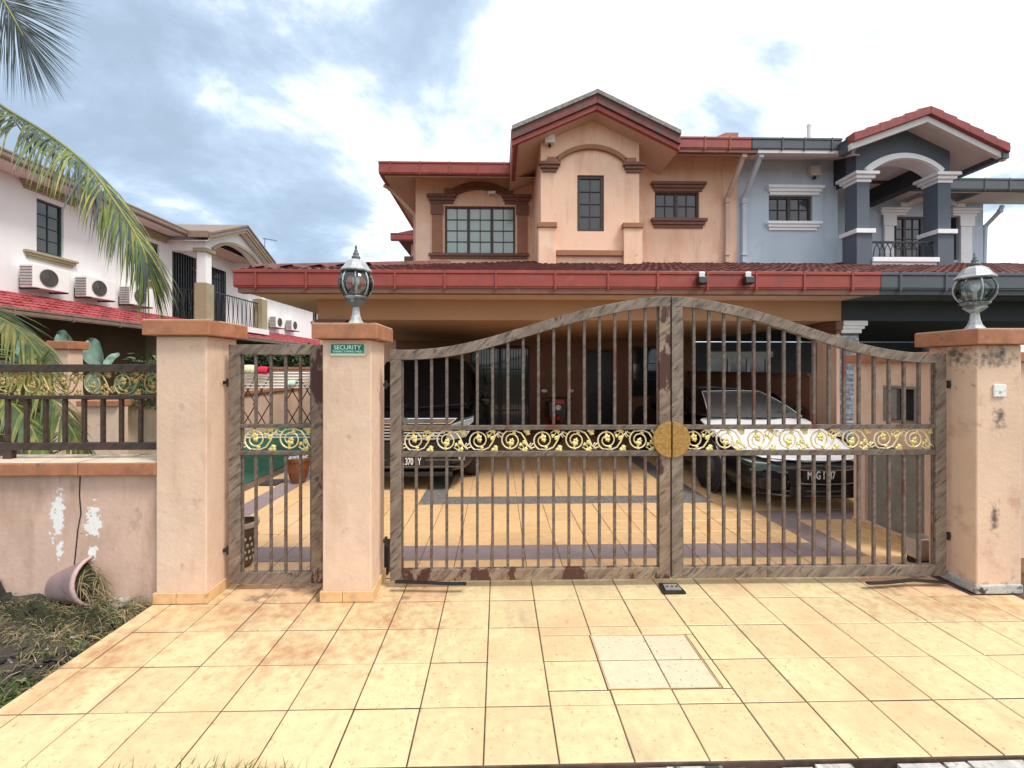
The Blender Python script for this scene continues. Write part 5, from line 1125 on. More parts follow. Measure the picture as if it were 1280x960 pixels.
# ---- black saloon with white bonnet
sc2 = thing('saloon_car', (3.74, 4.82, 0), 'low black car with white bonnet behind the right gate leaf', 'car', local=True)
def s2(w, zb, zs, zt, ed): return [(0, zb), (w * .9, zb), (w, zb + .12), (w, zs), (w * .97, zs + .12), (w * ed, zt - .02), (0, zt)]
st_ = [(0.0, s2(.60, .24, .36, .50, .70)), (.05, s2(.72, .18, .36, .54, .74)), (.2, s2(.83, .16, .38, .59, .80)), (.5, s2(.89, .16, .42, .66, .84)), (.95, s2(.90, .17, .48, .76, .86)), (1.45, s2(.90, .17, .54, .88, .90)), (2.6, s2(.90, .17, .56, .95, .92)), (3.8, s2(.90, .18, .56, .95, .90)), (4.45, s2(.86, .25, .56, .92, .85)), (4.55, s2(.76, .32, .56, .86, .8))]
loft(MB(), st_).build('body', 'car_black', sc2, smooth=True, sub=2)
hp = MB(); vs = []; n = 14; rows = 12
for j in range(rows + 1):
    t = j / rows; y = .06 + (1.42 - .06) * t; w = .70 + .14 * min(1, t * 1.6) - .04 * t; zc_ = .60 + .365 * t - .03 * (1 - t) ** 3
    yy = lambda u: y + .17 * (1 - t) * u * u - .12 * t * (0) 
    for i in range(n + 1):
        u = -1 + 2 * i / n; vs.append((w * u, yy(u), zc_ - .05 * abs(u) ** 2.5 + (.018 if .35 < abs(u) < .62 else 0)))
fs = [(j * (n + 1) + i, j * (n + 1) + i + 1, (j + 1) * (n + 1) + i + 1, (j + 1) * (n + 1) + i) for j in range(rows) for i in range(n)]
ho_ = hp.add(vs, fs).build('bonnet', 'car_white', sc2, smooth=True); sm_ = ho_.modifiers.new('thick', 'SOLIDIFY'); sm_.thickness = .03; sm_.offset = -1
ho_.modifiers.new('sub', 'SUBSURF').render_levels = 1
for s_ in (-1, 1):
    q = [(s_ * (.26 + .20 * t), .14 + 1.22 * t, .60 + .365 * (.02 + .90 * t) - .03 * (1 - t) ** 3 + .004) for t in [k / 10 for k in range(11)]]
    MB().tube(q, .006, 6).build('bonnet_crease', 'car_white', sc2, smooth=True)
    MB().tube([(s_ * .845, .62, .70), (s_ * .86, .95, .78), (s_ * .84, 1.40, .895)], .005, 5).build('shut_line', 'black', sc2)
MB().tube([(-.62, .20, .585), (-.35, .07, .578), (0, .035, .575), (.35, .07, .578), (.62, .20, .585)], .006, 5).build('shut_line', 'black', sc2)
cab = [(1.30, [(0, .90), (.80, .90), (.79, .92), (.55, .94), (0, .945)]), (2.05, [(0, .90), (.82, .90), (.77, 1.04), (.60, 1.27), (0, 1.31)]), (2.5, [(0, .90), (.83, .90), (.79, 1.06), (.62, 1.31), (0, 1.36)]), (3.3, [(0, .9), (.82, .9), (.78, 1.05), (.60, 1.28), (0, 1.33)]), (4.2, [(0, .9), (.78, .9), (.72, .93), (.5, .96), (0, .97)])]
loft(MB(), cab).build('cabin', 'car_black', sc2, smooth=True, sub=2)
curved_panel([(-.70, 1.30, .945), (.64, 1.30, .945), (.42, 1.95, 1.275), (-.48, 1.95, 1.275)], .10).build('windscreen', 'car_glass_reflection', sc2, smooth=True)
def trim_line(pa, pb, bow, lift):
    pa, pb = Vector(pa), Vector(pb); q = []
    for k in range(13): t = k / 12; p_ = pa.lerp(pb, t); p_.y -= bow * (1 - (2 * t - 1) ** 2); p_.z += lift * math.sin(math.pi * t); q.append(p_)
    MB().tube(q, .0065, 6).build('screen_trim', 'white', sc2, smooth=True)
trim_line((-.71, 1.29, .95), (-.49, 1.95, 1.28), 0, .028); trim_line((.65, 1.29, .95), (.43, 1.95, 1.28), 0, .028); trim_line((-.49, 1.95, 1.28), (.43, 1.95, 1.28), .10, .012)
for s_ in (-1, 1):
    MB().prism([(1.62, .97), (3.6, .99), (3.1, 1.23), (2.15, 1.24)], 'x', s_ * .79, s_ * .80).build('side_window', 'car_glass', sc2)
    wheel(sc2, s_ * .81, .92, .33, .22, s_, 12); wheel(sc2, s_ * .81, 3.6, .33, .22, s_, 12)
    MB().lathe([(.345, 0), (.375, 0), (.375, .02), (.345, .02)], (s_ * .905 - .01, .92, .34), 28, 'x', cap=False).build('wheel_arch', 'black', sc2)
    MB().prism([(s_ * a, b) for a, b in ((.40, .45), (.78, .49), (.85, .57), (.62, .55), (.44, .51))], 'y', .0, .3).build('headlight', 'headlamp_g', sc2, bevel=.012)
    MB().prism([(s_ * a, b) for a, b in ((.46, .24), (.74, .27), (.78, .40), (.52, .38))], 'y', -.02, .12).build('bumper_vent', 'black', sc2, bevel=.012)
    MB().obox((s_ * .44, -.005, .46), (s_ * .80, .13, .47), .03, .022).build('vent_trim', 'alloy', sc2)
    mirror_pod(sc2, s_ * .86, 1.75, 1.0, s_)
MB().prism([(-.40, .30), (.40, .30), (.46, .50), (-.46, .50)], 'y', -.012, .04).build('grille', 'black', sc2, bevel=.01)
for z in (.33, .485): MB().tube([(-.46, .02, z + .02), (-.25, -.02, z), (0, -.026, z - .004), (.25, -.02, z), (.46, .02, z + .02)], .007, 6).build('grille_trim', 'chrome', sc2)
MB().box(-.42, .42, -.02, .05, .16, .30).build('lower_intake', 'black', sc2, bevel=.02)
for z in (.19, .245): MB().tube([(-.72, .12, z + .01), (-.45, .0, z), (0, -.028, z), (.45, .0, z), (.72, .12, z + .01)], .009, 6).build('splitter_trim', 'alloy', sc2)
MB().lathe([(.035, -.03), (.035, -.02)], (0, 0, .53), 16, 'y').build('bonnet_emblem', 'chrome', sc2)
pxl = UX(1028, 4.8) - 3.74
pl = MB().box(pxl - .24, pxl + .24, -.05, -.031, .375, .485).build('number_plate', 'black', sc2, bevel=.004)
for tx, q in (('MBG', 1017.5), ('1787', 1036)): inst('plate_lettering', text_mesh('plate_lettering', tx, .125, 'plate_text', .02, .001, .60), pl, (UX(q, 4.77) - 3.74, -.0515, .43), (R(90), 0, 0))
MB().obox((-.5, 1.27, .965), (.05, 1.55, 1.09), .018, .014).build('wiper', 'black', sc2); MB().obox((.0, 1.27, .965), (.5, 1.36, 1.02), .018, .014).build('wiper', 'black', sc2)
# ---- motor scooter by the back wall
sx_ = UX(697, 9.3); sc3 = thing('motor_scooter', (sx_, 9.3, 0), 'red and black motor scooter parked against the porch back wall', 'motorcycle', local=True)
def w3(y): 
    o = MB().lathe([(.16, -.045), (.24, -.045), (.27, -.02), (.27, .02), (.24, .045), (.16, .045)], (0, y, .27), 24, 'x').build('wheel', 'rubber', sc3, smooth=True); MB().lathe([(.15, -.02), (.17, -.03), (.17, .03), (.15, .02)], (0, y, .27), 20, 'x').build('rim', 'alloy', o)
w3(0); w3(1.2)
MB().prism([(-.10, .38), (.10, .38), (.20, .62), (.22, .86), (.14, .98), (-.14, .98), (-.22, .86), (-.20, .62)], 'y', -.06, .10).build('leg_shield', 'black', sc3, bevel=.03)
MB().prism([(-.16, .86), (.16, .86), (.13, .985), (-.13, .985)], 'y', -.10, -.062).build('headlight_cowl', 'red_p', sc3, bevel=.02); MB().lathe([(.06, -.11), (.055, -.101)], (0, 0, .80), 16, 'y').build('headlight', 'headlamp', sc3)
MB().tube([(0, -.20, .56), (0, -.05, .60), (0, .16, .50)], [.05, .065, .04], 8).build('front_mudguard', 'red_p', sc3, smooth=True)
for s_ in (-1, 1): MB().tube([(s_ * .06, 0, .27), (s_ * .07, .05, .6)], .022, 8).build('fork', 'alloy', sc3); MB().tube([(0, .05, 1.0), (s_ * .18, .06, 1.0), (s_ * .33, .10, .97)], .017, 8).build('handlebar', 'black', sc3); MB().tube([(s_ * .22, .05, .99), (s_ * .27, .04, 1.12)], .007, 6).build('mirror_stalk', 'black', sc3); mo_ = MB().lathe([(.01, -.02), (.055, -.01), (.058, .012)], (s_ * .29, .04, 1.15), 14, 'y').build('mirror', 'offwhite', sc3, smooth=True); mo_.scale = (1.3, 1, .7)
MB().prism([(.1, .30), (1.25, .42), (1.35, .70), (.75, .74), (.45, .42), (.1, .42)], 'x', -.14, .14).build('body', 'red_p', sc3, bevel=.03); MB().prism([(.62, .741), (1.4, .741), (1.38, .82), (.66, .80)], 'x', -.13, .13).build('seat', 'black', sc3, bevel=.03)

# ================================================================== garden side: walls, rack, pots
XS = -6.1
bwl = thing('boundary_wall', (XS, 8, 0), 'pink side boundary wall with brown coping beyond the railing', 'wall')
MB().box(XS - .08, XS + .08, 6.3, 13, -.02, 1.02).build('wall', 'wall_front' if False else 'pillar', bwl); MB().box(XS - .13, XS + .13, 6.3, 13.1, 1.022, 1.10).build('coping', 'cap', bwl, bevel=.006)
fwl = thing('boundary_wall', (-5.6, 5.95, 0), 'short pink wall step with brown coping behind the railing', 'wall')
MB().box(UX(106, 6), UX(152, 6), 5.95, 6.1, -.02, UZ(507, 5.95)).build('wall', 'pillar', fwl); MB().box(UX(104, 6), UX(153, 6), 5.90, 6.15, UZ(507, 5.95) + .001, UZ(500, 5.95)).build('coping', 'cap', fwl, bevel=.006)
bp = thing('boundary_pillar', (UX(84, 6), 6.0, 0), 'pink boundary pillar with brown cap among the big leaves', 'pillar')
MB().box(UX(66, 5.9), UX(86, 5.9), 5.9, 6.1, -.02, UZ(437, 5.9)).build('shaft', 'pillar', bp, bevel=.006); MB().box(UX(62, 5.9), UX(90, 5.9), 5.85, 6.15, UZ(437, 5.9) + .001, UZ(427, 5.9)).build('cap', 'cap', bp, bevel=.008)
rw = thing('garden_wall', (-4.3, 13.1, 0), 'pink garden wall behind the drying rack', 'wall')
MB().box(-9, XL, 13.1, 13.25, -.02, 1.60).build('wall', 'pillar', rw); MB().box(-9, XL, 13.05, 13.3, 1.602, 1.68).build('coping', 'cap', rw, bevel=.006)
# clothes rack
YR = 9.6; rx0, rx1 = UX(303, YR), UX(391, YR)
rk = thing('drying_rack', ((rx0 + rx1) / 2, YR, 0), 'white folding clothes rack with crossed dark red legs on the turf', 'drying rack')
for i in range(6):
    z = UZ(484 - 3.6 * i, YR); y = YR - .15 + .06 * i
    MB().tube([(rx0, y, z), (rx1, y, z)], .016, 8).build('rail', 'white', rk, smooth=True)
for x_ in (rx0 + .12, rx0 + .42, rx1 - .45, rx1 - .12):
    for s_ in (-1, 1): MB().tube([(x_ - s_ * .16, YR - s_ * .03, .25), (x_ + s_ * .16, YR + s_ * .03, .85), (x_ - s_ * .16, YR - s_ * .03, 1.45)], .013, 6).build('leg', 'rack_red', rk)
for y in (YR - .2, YR + .2): MB().tube([(rx0 - .05, y, .14), (rx1 + .05, y, .14)], .018, 8).build('foot_rail', 'white', rk)
for x_ in (rx0 + .1, rx1 - .1): MB().tube([(x_, YR - .2, .14), (x_, YR - .16, .02)], .018, 6).build('foot', 'white', rk); MB().tube([(x_, YR + .2, .14), (x_, YR, .3)], .012, 6).build('foot', 'white', rk)
def towel(pa, pb, za, zb_, mat, label, y):
    b = MB(); n = 10; x0, x1 = UX(pa, y), UX(pb, y); z1, z0 = UZ(za, y), UZ(zb_, y); vs = []
    prof = [(-.10, z0), (-.085, (z0 + z1) / 2), (-.05, z1 - .015), (0, z1), (.05, z1 - .02), (.09, z0 + .02)]
    for i in range(n + 1):
        x_ = x0 + (x1 - x0) * i / n; wv = .012 * math.sin(i * 2.1)
        for (dy, z) in prof: vs.append((x_, y + dy + wv, z - .02 * abs(2 * i / n - 1) ** 3))
    k = len(prof); b.add(vs, [(i * k + j, i * k + j + 1, (i + 1) * k + j + 1, (i + 1) * k + j) for i in range(n) for j in range(k - 1)])
    o = b.build('towel', mat, smooth=True, label=label, cat='towel', group='cloths on the drying rack'); q = o.modifiers.new('t', 'SOLIDIFY'); q.thickness = .012
towel(303, 320, 456, 467, 'towel_c', 'cream cloth heaped on the left of the drying rack', YR - .05); towel(321, 336, 458, 467, 'towel_r', 'red cloth on top of the drying rack', YR - .05); towel(359, 371, 475, 482, 'towel_g', 'mint cloth on the rails of the drying rack', YR - .12)
# pots
def pot(px, py_base, r, h, label, mat, Y_, pattern=False):
    x_ = UX(px, Y_); p = thing('plant_pot', (x_, Y_, 0), label, 'pot')
    c = (x_, Y_, .002)
    MB().lathe([(r * .55, 0), (r * .62, .01), (r * .85, h * .45), (r * .98, h * .86), (r * 1.06, h * .88), (r * 1.08, h), (r * .94, h), (r * .90, h * .9), (r * .8, h * .8)], c, 28).build('body', mat, p, smooth=False)
    if pattern:
        MB().lathe([(r * 1.075, h * .9), (r * 1.1, h * .92), (r * 1.1, h * 1.004), (r * .93, h * 1.004)], c, 28, cap=False).build('rim_glaze', 'pot_white', p)
        for i in range(18):
            for j in range(4):
                a = 2 * math.pi * (i + .5 * (j % 2)) / 18; zz_ = h * (.22 + .15 * j); rr = r * (.62 + .42 * (.22 + .15 * j) / .86) + .004
                q = MB(); q.lathe([(.002, -.004), (.011, 0), (.002, .004)], (0, 0, 0), 6); vs = [Vector((v.x, v.z, v.y * 1.5)) for v in q.v]; q.v = [Matrix.Rotation(a + math.pi / 2, 3, 'Z') @ v + Vector((x_ + rr * math.cos(a), Y_ + rr * math.sin(a), zz_)) for v in vs]; q.build('glaze_fleck', 'pot_white', p)
    so = MB().lathe([(r * .92, h * .86), (r * .9, h * .87)], c, 20).build('soil', 'soil', p)
    return p, x_
p, x_ = pot(373, 601, .165, .36, 'brown glazed pot of grey stones on the porch tiles, left side', 'pot_brown', 6.25)
for i in range(26):
    a = random.uniform(0, 6.28); rr = random.uniform(0, .12); q = MB(); s_ = random.uniform(.022, .035)
    q.lathe([(s_ * .3, -s_ * .6), (s_, -s_ * .2), (s_ * .9, s_ * .3), (s_ * .3, s_ * .6)], (x_ + rr * math.cos(a), 6.25 + rr * math.sin(a), .34 + random.uniform(0, .03)), 7); q.build('pebble', 'stone', p, smooth=True)
pot(303, 712, .115, .37, 'dark pot with cream net pattern just inside the small gate', 'pot_pat', 3.62, True)
pl2 = thing('floor_mat', (UX(340, 6.1), 6.1, 0), 'dark flat mat scrap beside the brown pot', 'mat'); MB().box(UX(330, 6.2), UX(352, 6.2), 6.05, 6.35, .005, .02).build('sheet', 'black', pl2, bevel=.004)

# ================================================================== plants
def leaflet(mb, p, d, ln, w, sag, nrm, seg=4):
    """a narrow folded leaf strip from p along d, sagging with its own weight"""
    vs = []; q = Vector(p); d = d.normalized()
    for i in range(seg + 1):
        t = i / seg; ww = w * (1 - t ** 2.2) * (.55 + .9 * min(1, t * 4) * .5); s_ = d.cross(nrm)
        s_ = s_.normalized() if s_.length > 1e-5 else Vector((1, 0, 0))
        vs += [q - s_ * ww, q + s_ * ww]
        d = (d + Vector((0, 0, -sag / seg))).normalized(); q = q + d * ln / seg
    mb.add(vs, [(2 * i, 2 * i + 1, 2 * i + 3, 2 * i + 2) for i in range(seg)])
def bez(pts, n):
    P = [Vector(p) for p in pts]; out = []
    for i in range(len(P) - 1):
        p0, p1, p2, p3 = P[max(0, i - 1)], P[i], P[i + 1], P[min(len(P) - 1, i + 2)]
        for k in range(n):
            t = k / n; out.append(.5 * ((2 * p1) + (p2 - p0) * t + (2 * p0 - 5 * p1 + 4 * p2 - p3) * t * t + (3 * p1 - p0 - 3 * p2 + p3) * t ** 3))
    return out + [P[-1]]
def frond(parent, path, n, ln, w, sag, ang, mats, start=.12, lift=0., taper=.5, up=(0, 0, 1), jit=.12, tip=.55):
    """feather frond: midrib with paired leaflets"""
    P = bez(path, 10); N_ = len(P); o = MB(); o.cur = 0
    upv = Vector(up)
    for k in range(n):
        f = start + (1 - start) * (k / (n - 1)); i = min(N_ - 2, int(f * (N_ - 1))); t = f * (N_ - 1) - i; p = P[i].lerp(P[i + 1], t); d = (P[min(N_ - 1, i + 1)] - P[max(0, i - 1)]).normalized()
        side = d.cross(upv); side = side.normalized() if side.length > 1e-4 else Vector((0, 1, 0)); nn = side.cross(d)
        for s_ in (-1, 1):
            a = ang * random.uniform(1 - jit, 1 + jit) * (1 - tip * f ** 3); dv = d * math.cos(a) + side * s_ * math.sin(a) + nn * lift
            dv += Vector((random.uniform(-1, 1), random.uniform(-1, 1), random.uniform(-1, 1))) * .07
            o.cur = random.choice([0, 0, 1] if len(mats) == 2 else [0, 0, 1, 2])
            leaflet(o, p, dv, ln * (1 - taper * f ** 2) * (.55 + .45 * min(1, f * 4)) * random.uniform(.85, 1.1), w * random.uniform(.8, 1.15), sag * random.uniform(.7, 1.3), nn)
    fr_ = o.build('frond', mats, parent)
    MB().tube(P, [.016 * (1 - .85 * i / (N_ - 1)) + .002 for i in range(N_)], 6).build('midrib', 'rachis', fr_, smooth=True)
    return fr_
crown = Vector((-5.5, 3.9, 4.75))
pt = thing('coconut_palm', (-5.6, 3.95, -.05), 'coconut palm whose arching fronds hang in from the left edge', 'palm tree')
MB().tube([(-5.75, 4.05, -.05), (-5.68, 4.0, 1.2), (-5.58, 3.95, 2.8), (-5.5, 3.9, 4.6)], [.17, .13, .115, .10], 14).build('trunk', 'bark', pt, smooth=True)
frond(pt, [crown, U(-40, 95, 3.75), U(0, 131, 3.65), U(60, 168, 3.55), U(110, 208, 3.5), U(150, 262, 3.48), U(176, 305, 3.46), U(184, 330, 3.46)], 180, .72, .0072, 1.25, R(46), ['palm', 'palm_d', 'palm_y'], start=.25, taper=.30, jit=.3)
frond(pt, [crown, U(-110, -120, 3.6), U(-40, -75, 3.4), U(-14, -28, 3.3), U(10, 10, 3.25), U(30, 46, 3.22)], 220, .84, .0034, .10, R(62), ['palm_d', 'palm_d'], start=.3, taper=.30, up=(0, -1, 0), jit=.05, tip=.97)
frond(pt, [crown, (-6.2, 4.3, 5.5), (-7.3, 4.7, 5.6), (-8.3, 5.0, 4.8)], 50, .7, .013, 1.3, R(48), ['palm', 'palm_d']); frond(pt, [crown, (-6.2, 3.2, 5.4), (-7.2, 2.4, 5.3), (-7.9, 1.8, 4.4)], 50, .7, .013, 1.3, R(48), ['palm', 'palm_d'])
frond(pt, [crown, (-6.2, 3.9, 5.6), (-7.2, 4.0, 5.9), (-8.2, 4.0, 5.4)], 50, .7, .013, 1.3, R(48), ['palm', 'palm_d'])
sp = thing('palm_sapling', (-5.2, 4.3, -.05), 'yellow-green young palm growing behind the left railing', 'palm')
b0 = Vector((-5.3, 4.3, .0))
MB().tube([b0, b0 + Vector((0, 0, .5))], [.09, .06], 10).build('stem', 'bark', sp)
b1 = b0 + Vector((0, 0, .45))
frond(sp, [b1, U(-40, 395, 4.2), U(0, 398, 4.1), U(35, 425, 4.05), U(62, 462, 4.0)], 56, .62, .012, .8, R(38), ['palm_y', 'palm'], start=.35)
frond(sp, [b1, U(-60, 520, 4.1), U(-10, 455, 4.0), U(40, 470, 3.95), U(85, 530, 3.9), U(105, 570, 3.9)], 60, .52, .012, .9, R(45), ['palm', 'palm_y'], start=.25)
frond(sp, [b1, U(-50, 540, 3.9), U(-5, 500, 3.8), U(30, 520, 3.75), U(55, 570, 3.7)], 50, .45, .012, .9, R(48), ['palm', 'palm_y'], start=.2)
frond(sp, [b1, U(45, 600, 4.1), U(46, 540, 4.05), U(46, 490, 4.0), U(48, 455, 4.0)], 46, .34, .011, .5, R(48), ['palm', 'palm_y'], start=.1, up=(0, -1, 0)); frond(sp, [b1, (-5.9, 4.9, 1.8), (-6.5, 5.5, 2.0), (-7, 6, 1.4)], 40, .5, .014, .9, R(45), ['palm', 'palm_y'])
# big blue-green leaves behind the pillar
eb = Vector((UX(95, 6.9), 6.9, -.02)); el = thing('broad_leaf_plant', tuple(eb), 'plant with huge blue-green leaves behind the boundary pillar', 'plant')
def big_leaf(base, tip, w, bend, lbl=None):
    b = MB(); base, tip = Vector(base), Vector(tip); d = tip - base; side = d.cross(Vector((0, 1, 0))).normalized(); nrm = side.cross(d).normalized(); n = 10; vs = []
    for i in range(n + 1):
        t = i / n; ww = w * (math.sin(math.pi * min(1, t * .92 + .08)) ** .75) * (1 - .25 * t); c = base + d * t + nrm * (-bend * math.sin(math.pi * t * .8)) + Vector((0, 0, -abs(bend) * t * t * .8))
        for u in (-1, -.5, 0, .5, 1): vs.append(c + side * ww * u + nrm * (-.10 * w * abs(u) * 2) + nrm * .012 * math.sin(9 * t + 4 * u))
    b.add(vs, [(i * 5 + j, i * 5 + j + 1, (i + 1) * 5 + j + 1, (i + 1) * 5 + j) for i in range(n) for j in range(4)])
    return b
for (bx_, by_, tx, ty, w, Y_, bend) in ((128, 455, 118, 421, .20, 6.7, .08), (135, 458, 151, 441, .11, 6.6, .04), (100, 452, 60, 430, .15, 6.8, .08), (92, 432, 78, 414, .15, 7.0, .06), (60, 450, 30, 418, .22, 6.9, .1), (52, 455, 42, 432, .16, 6.7, .08), (75, 462, 20, 440, .18, 6.9, .1), (128, 490, 120, 462, .16, 6.5, .06), (105, 500, 95, 470, .15, 6.6, .06), (150, 490, 160, 470, .13, 6.8, .05), (170, 500, 172, 470, .14, 6.9, .05)):
    a, t_ = U(bx_, by_, Y_), U(tx, ty, Y_ + .25); lf = big_leaf(a, t_, w, bend).build('leaf', 'leaf_big', el, smooth=True)
    MB().tube([eb, eb.lerp(a, .6) + Vector((0, 0, .1)), a], .012, 6).build('stalk', 'rachis', lf)
# leafy shrubs: behind the railing, behind the garden wall
def bush(name, c, r, n, mats, label, cat, lw=.05, group=None, stem=True):
    t_ = thing(name, (c[0], c[1], c[2] - r[2]), label, cat, group); o = MB()
    for i in range(n):
        u = Vector((random.gauss(0, 1), random.gauss(0, 1), random.gauss(0, 1))).normalized() * random.uniform(.35, 1.0) ** .5
        k = 1 + .22 * math.sin(5 * u.x + 3 * u.z + c[0]) * math.cos(4 * u.y + 2 * u.z)
        p = Vector((c[0] + u.x * r[0] * k, c[1] + u.y * r[1] * k, c[2] + u.z * r[2] * k)); o.cur = random.randrange(len(mats))
        d = Vector((random.uniform(-1, 1), random.uniform(-1, 1), random.uniform(-.4, 1))); leaflet(o, p, d, lw * random.uniform(1, 2.2), lw * .32, .3, Vector((random.uniform(-1, 1), random.uniform(-1, 1), 1)), 2)
    o.build('foliage', mats, t_)
    st = MB()
    for k in range(4): st.tube([(c[0], c[1], c[2] - r[2]), (c[0] + random.uniform(-.5, .5) * r[0], c[1] + random.uniform(-.5, .5) * r[1], c[2] + .3 * r[2])], [.03, .01], 6)
    st.build('stem', 'bark', t_); return t_
bush('shrub', (UX(190, 7.2), 7.2, 1.45), (.40, .4, .42), 700, ['foliage', 'palm'], 'feathery green shrub beside the left pillar, behind the railing', 'shrub', .06)
for i, (q, Y_, z, rr) in enumerate(((305, 14.2, 1.5, .9), (335, 14.4, 1.6, 1.0), (368, 14.1, 1.5, .9), (398, 14.5, 1.6, .9))):
    bush('hedge_shrub', (UX(q, Y_), Y_, z), (rr, .7, .75), 1500, ['foliage_d', 'foliage_d', 'foliage'], ['dark shrub over the garden wall above the cream cloth', 'dark shrub over the garden wall, second from the left pillar', 'dark shrub over the garden wall at the right of the rack', 'dark shrub over the garden wall by the porch corner'][i], 'shrub', .11, 'shrubs behind the garden wall')

# ================================================================== neglected corner by the low wall
GRD = -.05
def mound(name, pts, mat, label, cat, h, n=9, kind=None, seed=0):
    """uneven heap: a polygon footprint lifted in the middle"""
    rnd_ = random.Random(seed); cx_ = sum(p[0] for p in pts) / len(pts); cy_ = sum(p[1] for p in pts) / len(pts); b = MB(); k = len(pts) * 3; rings = 7; vs = [(cx_, cy_, GRD + h)]
    ring = []
    for i in range(k):
        f = i / 3; a = pts[int(f) % len(pts)]; c = pts[(int(f) + 1) % len(pts)]; t = f - int(f); ring.append((a[0] + (c[0] - a[0]) * t, a[1] + (c[1] - a[1]) * t))
    for j in range(1, rings + 1):
        t = j / rings
        for (x_, y_) in ring:
            q = 1 + rnd_.uniform(-.08, .08); vs.append((cx_ + (x_ - cx_) * t * q, cy_ + (y_ - cy_) * t * q, GRD + h * (1 - t ** 2.2) * rnd_.uniform(.6, 1.25) - (.01 if j == rings else 0)))
    fs = [(0, 1 + i, 1 + (i + 1) % k) for i in range(k)]
    for j in range(rings - 1): fs += [(1 + j * k + i, 1 + (j + 1) * k + i, 1 + (j + 1) * k + (i + 1) % k, 1 + j * k + (i + 1) % k) for i in range(k)]
    return b.add(vs, fs).build(name, mat, smooth=True, label=label, cat=cat, kind=kind)
def gp(px, py, z=GRD):
    t = (px - CX) / FPX; zc = (EYE - z) * FPX / (py - CY); c, s_ = math.cos(YAW), math.sin(YAW); xc = t * zc
    return (xc * c + zc * s_, -xc * s_ + zc * c)
mound('soil_patch', [gp(-150, 742), gp(120, 738), gp(188, 745), gp(150, 785), gp(60, 850), gp(-20, 905), gp(-200, 900)], 'soil', None, None, .07, kind='stuff', seed=1)
mound('soil_bank', [gp(-120, 738), gp(0, 736), gp(120, 735), gp(185, 737), gp(150, 752), gp(60, 768), gp(-100, 775)], 'soil', None, None, .13, kind='stuff', seed=11)
MB().box(-9, DL - .03, 1.2, 3.1, -.06, -.044).build('verge', 'earth', kind='structure')
mound('moss_patch', [gp(-30, 775), gp(30, 760), gp(75, 768), gp(105, 790), gp(60, 800), gp(0, 805)], 'moss', None, None, .12, kind='stuff', seed=3)
mound('moss_patch', [gp(85, 775), gp(120, 762), gp(150, 775), gp(130, 800), gp(95, 800)], 'moss', None, None, .09, kind='stuff', seed=4)
dk = mound('rubbish_heap', [gp(-60, 760), gp(-20, 740), gp(30, 742), gp(38, 752), gp(10, 770), gp(-50, 778)], 'heap', 'low heap of dark crumpled matting against the wall at the far left', 'rubbish', .20, seed=5)
for i, (q, r_, s_, h_) in enumerate(((160, 756, .11, .05), (178, 752, .10, .05), (146, 764, .08, .04), (60, 783, .06, .05), (26, 806, .075, .02), (85, 786, .055, .03), (72, 790, .05, .02), (52, 804, .03, .02))):
    x_, y_ = gp(q, r_); rr = random.Random(i); k = 8; poly = [(x_ + s_ * rr.uniform(.75, 1.2) * math.cos(6.283 * j / k), y_ + s_ * .7 * rr.uniform(.7, 1.2) * math.sin(6.283 * j / k)) for j in range(k)]
    MB().prism(poly, 'z', GRD - .02, GRD + h_ + .02).build('cement_lump', 'rubble', bevel=.012, cat='rubble', group='broken cement lumps by the low wall',
        label=['flat pale cement lump beside the fallen pot, nearest its mouth', 'flat pale cement lump against the foot of the left pillar', 'small cement lump just in front of the fallen pot', 'cement lump on the dark soil left of the fallen pot', 'long pale cement lump lowest on the dark soil', 'cement lump near the dry grass tuft', 'thin cement flake next to the dry grass', 'tiny cement crumb between soil and tuft'][i])
# clods and grit on the bare soil, beyond counting
cl_ = MB()
for i in range(900):
    q, r_ = random.uniform(-120, 180), random.uniform(738, 880); x_, y_ = gp(q, r_)
    if x_ > DL - .04 or y_ > 3.06: continue
    s_ = random.uniform(.006, .028); z_ = GRD + random.uniform(.02, .07); k = 6; rr = random.uniform(.6, 1.3); cl_.cur = random.choice((0, 0, 0, 2, 2, 2, 0, 1)); s_ *= .5 if cl_.cur == 1 else 1
    cl_.lathe([(s_ * .35, -s_ * .6), (s_ * rr, -s_ * .15), (s_ * .8, s_ * .35), (s_ * .25, s_ * .6)], (x_, y_, z_), k)
cl_.build('soil_clods', ['soil', 'rubble', 'heap'], kind='stuff')
# tipped-over pot with withered plant
ptc = Vector((*gp(103, 762), GRD)); axd = Vector((.97, -.14, .22)).normalized(); fp = thing('fallen_pot', tuple(ptc), 'faded pink pot lying on its side, spilling dead roots', 'pot')
Rm = Vector((0, 0, 1)).rotation_difference(axd).to_matrix(); o3 = ptc + Vector((-.06, .06, .165))
def tilted(prof, n=28, cap=True): b = MB().lathe(prof, (0, 0, 0), n, 'z', cap); b.v = [Rm @ v + o3 for v in b.v]; return b
tilted([(.10, -.16), (.115, -.155), (.165, .12), (.178, .125), (.18, .16), (.165, .16), (.15, .10), (.10, -.13)]).build('body', 'pot_pink', fp, smooth=True)
tilted([(.150, .08), (.12, .12), (.05, .15), (.005, .155)]).build('root_ball', 'moss', fp, smooth=True)
def tuft(mb, c, n, ln, spread, w=.004, d0=(0, 0, 1), sag=1.2):
    for i in range(n):
        d = Vector(d0) + Vector((random.gauss(0, spread), random.gauss(0, spread), random.gauss(0, spread) * .5)); leaflet(mb, Vector(c) + Vector((random.gauss(0, .03), random.gauss(0, .03), 0)), d, ln * random.uniform(.5, 1.2), w, sag * random.uniform(.5, 1.5), Vector((random.uniform(-1, 1), random.uniform(-1, 1), .3)), 4)
b = MB(); mouth = o3 + axd * .14
